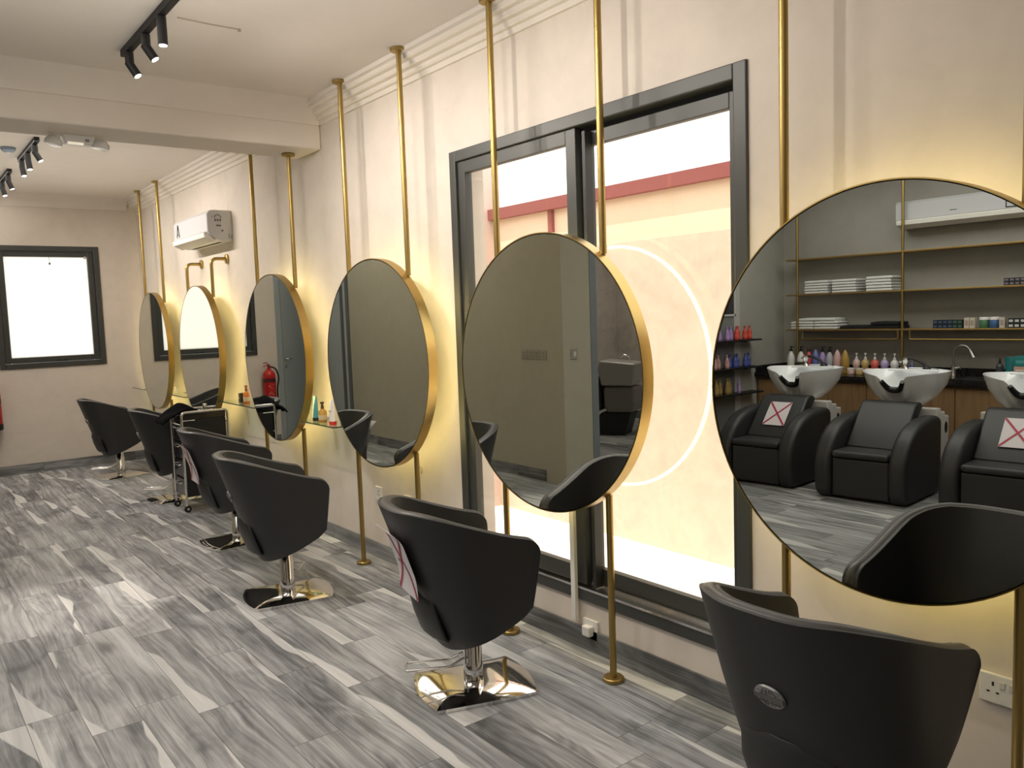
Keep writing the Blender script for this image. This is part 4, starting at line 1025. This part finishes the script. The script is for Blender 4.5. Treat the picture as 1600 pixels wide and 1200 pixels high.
# bottles on the worktop
def big_bottle(x, y, col, head, label, h=.215, r=.039, labcol=None, lz=None):
    m = P('bottle_%03d%03d%03d' % tuple(int(c*999) for c in col), col, .3)
    parts = [('bottle_body', [(r*.93, 0), (r, .006), (r, h*.62), (r*.88, h*.74), (r*.55, h*.90), (r*.36, h*.97), (r*.34, h)], m)]
    if head == 'pump': parts += [('pump_head', [(r*.42, h), (r*.42, h+.02), (r*.2, h+.022), (r*.2, h+.038), (r*.3, h+.039), (r*.3, h+.050)], C_BLK), ('pump_spout', ('tube', [(0, 0, h+.045), (.0, -.022, h+.046), (0, -.034, h+.041)], .005), C_BLK)]
    elif head == 'cap': parts += [('bottle_cap', [(r*.40, h), (r*.40, h+.03), (r*.36, h+.032)], C_BLK)]
    else: parts[0] = ('bottle_body', [(r*.93, 0), (r, .006), (r, h*.62), (r*.90, h*.76), (r*.62, h*.93), (r*.30, h*1.05), (r*.12, h*1.10)], m)
    if labcol:
        parts.append(('product_label', [(r*1.012, h*lz[0]), (r*1.012, h*lz[1])], P('lab_%03d%03d%03d' % tuple(int(c*999) for c in labcol), labcol, .4)))
    product('shampoo_bottle', label, 'bottle', (x, y, CZ+.0005), parts, 'large shampoo bottles on the worktop')
bx = -3.09
def YP(px): return .012+ 4.949+(px-1236)*(4.337-4.949)/(1330-1236)*.985
for px, col, head, lab, lc, lz in (
    (1236, (.74, .73, .70), 'pump', 'white pump bottle with dark red lower label, first on the worktop', (.30, .03, .09), (.03, .2)),
    (1254, (.74, .73, .70), 'pump', 'white pump bottle with black and green label', (.03, .05, .02), (.1, .5)),
    (1268, (.62, .08, .09), 'cap', 'coral red bottle with black cap on the worktop', (.40, .05, .05), (.2, .4)),
    (1280, (.14, .18, .46), None, 'blue pointed bottle on the worktop', (.10, .13, .36), (.2, .4)),
    (1292, (.35, .25, .50), 'pump', 'purple pump bottle on the worktop', (.27, .18, .40), (.2, .4)),
    (1304, (.42, .43, .47), 'pump', 'silver grey bottle with tall black pump', (.30, .31, .34), (.2, .4)),
    (1317, (.66, .42, .40), None, 'pale pink pointed bottle on the worktop', (.50, .30, .30), (.2, .4)),
    (1330, (.45, .28, .06), None, 'gold pointed bottle on the worktop', (.32, .19, .04), (.2, .4))):
    big_bottle(bx, YP(px), col, head, lab, labcol=lc, lz=lz)
for px, col, nm in ((1344, (.66, .46, .43), 'pink'), (1358, (.52, .38, .14), 'gold'), (1373, (.72, .14, .11), 'red'), (1388, (.46, .38, .62), 'lilac'), (1403, (.74, .73, .72), 'white')):
    m = P('round_'+nm, col, .3)
    t = product('round_bottle', 'small round-bodied %s bottle with slender pump on the worktop' % nm, 'bottle', (bx-.05, YP(px), CZ+.0005), [('bottle_body', [(.022, 0), (.026, .004), (.026, .055), (.034, .075), (.037, .100), (.033, .125), (.018, .142), (.010, .146)], m), ('pump_collar', [(.013, .146), (.013, .165), (.006, .167)], C_WHT), ('pump_head', [(.004, .167), (.004, .19), (.011, .192), (.011, .205)], C_WHT)], 'small round bottles on the worktop')
    col2 = (.20, .24, .50) if nm == 'white' else col
    product('low_jar', 'low %s jar in front of the %s round bottle' % ('blue' if nm == 'white' else nm, nm), 'jar', (bx+.035, YP(px-1.5), CZ+.0005), [('jar_body', [(.034, 0), (.036, .003), (.036, .04), (.034, .042)], P('jar_'+nm, col2, .3)), ('lid', [(.037, .0425), (.037, .062), (.034, .065)], P('jarlid_'+nm, tuple(.5*c+.3 for c in col2), .35))], 'low jars on the worktop')
for px, nm in ((1424, 'nearer the round bottles'), (1434, 'nearer the faucet')):
    product('blue_bottle', 'clear bottle with blue liquid behind the middle basin, %s' % nm, 'bottle', (bx-.02, YP(px)+.02, CZ+.0005), [('bottle_body', [(.020, 0), (.022, .003), (.022, .09), (.012, .105)], P('deep_blue', (.03, .05, .30), .15)), ('spray_pump', [(.011, .105), (.011, .13), (.005, .132), (.005, .15)], P('smoke', (.25, .25, .28), .2))], 'clear bottles with blue liquid')
product('dropper_bottle', 'dark bottle with black nozzle beside the teal tube', 'bottle', (bx, 2.955, CZ+.0005), [('bottle_body', [(.028, 0), (.030, .004), (.030, .11), (.024, .13), (.012, .14)], P('charcoal', (.045, .05, .055), .3)), ('nozzle', [(.013, .14), (.010, .155), (.003, .19)], C_BLK)])
make_tube('tall teal squeeze tube beside the dark nozzle bottle', (bx, 2.872, CZ+.0005), .040, .20, .03, P('dark_teal', (.01, .16, .17)), C_BLK, rz=0.)
for z0, h, c, nm in ((0, .062, (.20, .17, .36), 'purple'), (.0625, .06, (.62, .40, .33), 'peach'), (.123, .085, (.02, .22, .22), 'teal')):
    product('product_box', '%s box in the stack beside the teal tube' % nm, 'box', (bx, 2.785, CZ+.0005+z0), [('carton', ('box', -.045, .045, -.045, .045, 0, h-.001), P('stack_'+nm, c, .4)), ('printed_label', ('box', .0451, .0458, -.03, .03, h*.3, h*.6), P('stacklab_'+nm, tuple(min(1, c_*1.5+.05) for c_ in c), .5))], 'boxes stacked beside the teal tube')

# ------------------------------------------------------------------ black wall shelves with small bottles, framed picture, white casing
bm = BM(); box(bm, -2.60, -2.505, YO-.02, YO, 0, 2.4); struct('trim_8', bm, mat('white_casing', (.50, .49, .47), .5))
bm = BM(); box(bm, -2.503, -1.755, YO-.012, YO-.002, .05, 2.4); struct('trim_9', bm, mat('grey_glazed_panel', (.20, .21, .205), .12))
t = thing('picture_frame', 'white framed dark photograph above the black product shelves', 'picture', (-2.20, YO-.012, 1.72))
bm = BM(); box(bm, -.31, .24, -.006, 0, -.31, .5); obj('print', bm, mat('dark_print', (.045, .045, .048), .35, var=.6, vscale=7), t)
bm = BM()
for a in ((-.33, .26, -.33, -.31), (-.33, .26, .5, .52), (-.33, -.31, -.33, .52), (.24, .26, -.33, .52)): box(bm, a[0], a[1], -.012, 0, a[2], a[3])
obj('frame_moulding', bm, M_WHITE2, t)
SZ = [1.15, .872, .612]
for k, z in enumerate(SZ):
    t = thing('wall_shelf', 'thin black wall shelf with %s, %s of three' % (('purple and red bottles', 'pink and blue bottles', 'gold bottles')[k], ('top', 'middle', 'lowest')[k]), 'shelf', (0, 0, 0), 0., 'black product shelves beside the basins')
    bm = BM(); box(bm, -2.775-.012*k, -1.80, YO-.16, YO-.0125, z-.016, z); obj('shelf_board', bm, M_BLACK, t, bevel=.002)
    bm = BM()
    for x in (-2.6, -2.0): box(bm, x-.006, x+.006, YO-.10, YO-.0125, z-.03, z-.016)
    obj('shelf_bracket', bm, M_BLACK, t)
def small_bottle(x, y, z, col, label, group, h=.115, r=.024):
    m = P('small_%03d%03d%03d' % tuple(int(c*999) for c in col), col, .28)
    product('small_bottle', label, 'bottle', (x, y, z+.0005), [('bottle_body', [(r*.92, 0), (r, .004), (r, h*.60), (r*.7, h*.80), (r*.4, h*.97), (r*.38, h)], m), ('bottle_cap', [(r*.45, h), (r*.45, h+.022), (r*.4, h+.024)], P('cap_%03d%03d%03d' % tuple(int(c*999) for c in col), tuple(c*.75 for c in col), .35)), ('product_label', [(r*1.012, h*.15), (r*1.012, h*.5)], P('sl_%03d%03d%03d' % tuple(int(c*999) for c in col), tuple(min(1, c*1.25+.03) for c in col), .4))], group)
PUR, RDO, PNK, BLU, GLD = (.36, .23, .48), (.58, .07, .045), (.50, .28, .26), (.055, .08, .30), (.30, .20, .055)
ROW = [(0, [(-2.10, PUR, 'purple'), (-2.19, PUR, 'purple'), (-2.28, PUR, 'purple'), (-2.37, PUR, 'purple'), (-2.43, RDO, 'red'), (-2.49, RDO, 'red'), (-2.565, RDO, 'red'), (-2.68, RDO, 'red')]),
       (1, [(-2.08, PNK, 'pink'), (-2.17, PNK, 'pink'), (-2.27, PNK, 'pink'), (-2.35, BLU, 'blue'), (-2.40, BLU, 'blue'), (-2.47, BLU, 'blue'), (-2.57, BLU, 'blue'), (-2.66, BLU, 'blue')]),
       (2, [(-2.10, GLD, 'gold'), (-2.19, GLD, 'gold'), (-2.27, GLD, 'gold'), (-2.34, GLD, 'gold'), (-2.46, PUR, 'purple')])]
for k, items in ROW:
    cnt = {}
    for i, (x, c, nm) in enumerate(items):
        cnt[nm] = cnt.get(nm, 0)+1; tot = sum(1 for q in items if q[2] == nm)
        lab = ('only %s bottle on the %s black wall shelf' % (nm, ('top', 'middle', 'lowest')[k])) if tot == 1 else '%s %s bottle from the doorway on the %s black wall shelf' % (('first', 'second', 'third', 'fourth', 'fifth')[cnt[nm]-1], nm, ('top', 'middle', 'lowest')[k])
        small_bottle(x, YO-.105+(.03 if i % 2 else 0), SZ[k], c, lab, 'small bottles on the %s black shelf' % ('top', 'middle', 'lowest')[k], h=.115 if k < 2 else .135, r=.026 if nm != 'purple' or k != 2 else .018)

# air conditioner above the rack, seen in the large mirror
ac2 = make_ac('white split air conditioner above the gold shelving rack, reflected in the large mirror', Matrix.Translation((XC, 2.75, 2.155)), 1.17, .25, .20)
bm = BM(); box(bm, .203, .206, .62, .68, .118, .122); obj('brand_mark', bm, M_DARK, ac2)
bm = BM()
for a, b in (((.206, .06, .09), (.206, .22, .09)), ((.206, .22, .09), (.206, .22, .21)), ((.206, .06, .09), (.206, .06, .21)), ((.206, .06, .21), (.206, .22, .21))): tube(bm, [a, b], .004, 5)
obj('energy_label', bm, M_DARK, ac2)

# ------------------------------------------------------------------ light
w = bpy.data.worlds.new('sky'); sc.world = w; w.use_nodes = True
bg = w.node_tree.nodes['Background']; bg.inputs[0].default_value = (1., .97, .92, 1); bg.inputs[1].default_value = 2.6
def lamp(name, kind, loc, power, col=(1, .86, .70), direction=None, **k):
    d = bpy.data.lights.new(name, kind); d.energy = power; d.color = col
    for a, b in k.items(): setattr(d, a, b)
    o = bpy.data.objects.new(name, d); COL.objects.link(o); o.location = loc
    if direction is not None: o.rotation_euler = Vector(direction).to_track_quat('-Z', 'Y').to_euler()
    return o
lamp('sun', 'SUN', (0, 0, 10), 4.0, (1, .90, .78), (.30, .08, -.95), angle=rad(.6))
for k, (p, d, e) in enumerate(LIGHTS):
    near = p.y < 5
    lamp('spot_lamp', 'SPOT', p, 31 if near else 27, (1, .91, .825), (.62, d.y*.5, -.8), spot_size=rad(150), spot_blend=.9, shadow_soft_size=.016)
lamp('floor_pool_lamp', 'SPOT', (.55, 4.6, 2.72), 200, (1, .87, .76), (.06, .12, -1), spot_size=rad(26), spot_blend=.8, shadow_soft_size=.03)
WARM = (1, .935, .86)
lamp('room_fill', 'AREA', (.4, 2.2, 2.86), 20, WARM, (0, 0, -1), shape='RECTANGLE', size=1.2, size_y=4.5)  # added ambient fill below the ceiling, no fixture there
lamp('far_room_fill', 'AREA', (.7, 7.9, 2.86), 22, WARM, (0, 0, -1), shape='RECTANGLE', size=1.0, size_y=3.5)  # added ambient fill for the bay beyond the beam, no fixture
lamp('shampoo_fill', 'AREA', (-2.0, 2.8, 2.86), 56, (1, .97, .93), (0, 0, -1), shape='RECTANGLE', size=1.2, size_y=4.0)  # added fill brightening the basins and counter wall, no fixture
lamp('annex_fill', 'AREA', (-2.4, 6.9, 2.8), 22, (1, .9, .8), (0, 0, -1), shape='RECTANGLE', size=.8, size_y=.8)  # unseen fill added to brighten the annex wall
lamp('room_bounce_fill', 'AREA', (.9, 2.4, 1.95), 18, WARM, (0, 0, 1), shape='RECTANGLE', size=1.4, size_y=3.0)  # added upward fill standing in for bounce light on the ceiling
lamp('far_bounce_fill', 'AREA', (1.0, 7.6, 1.95), 9, WARM, (0, 0, 1), shape='RECTANGLE', size=1.2, size_y=2.8)  # added upward fill, lifts the ceiling past the beam

sc.view_settings.view_transform = 'Standard'
sc.view_settings.look = 'None'
sc.view_settings.exposure = 0.
sc.cycles.max_bounces = 10; sc.cycles.diffuse_bounces = 6; sc.cycles.glossy_bounces = 6; sc.cycles.transparent_max_bounces = 12
sc.cycles.sample_clamp_indirect = 6.; sc.cycles.caustics_reflective = False; sc.cycles.caustics_refractive = False
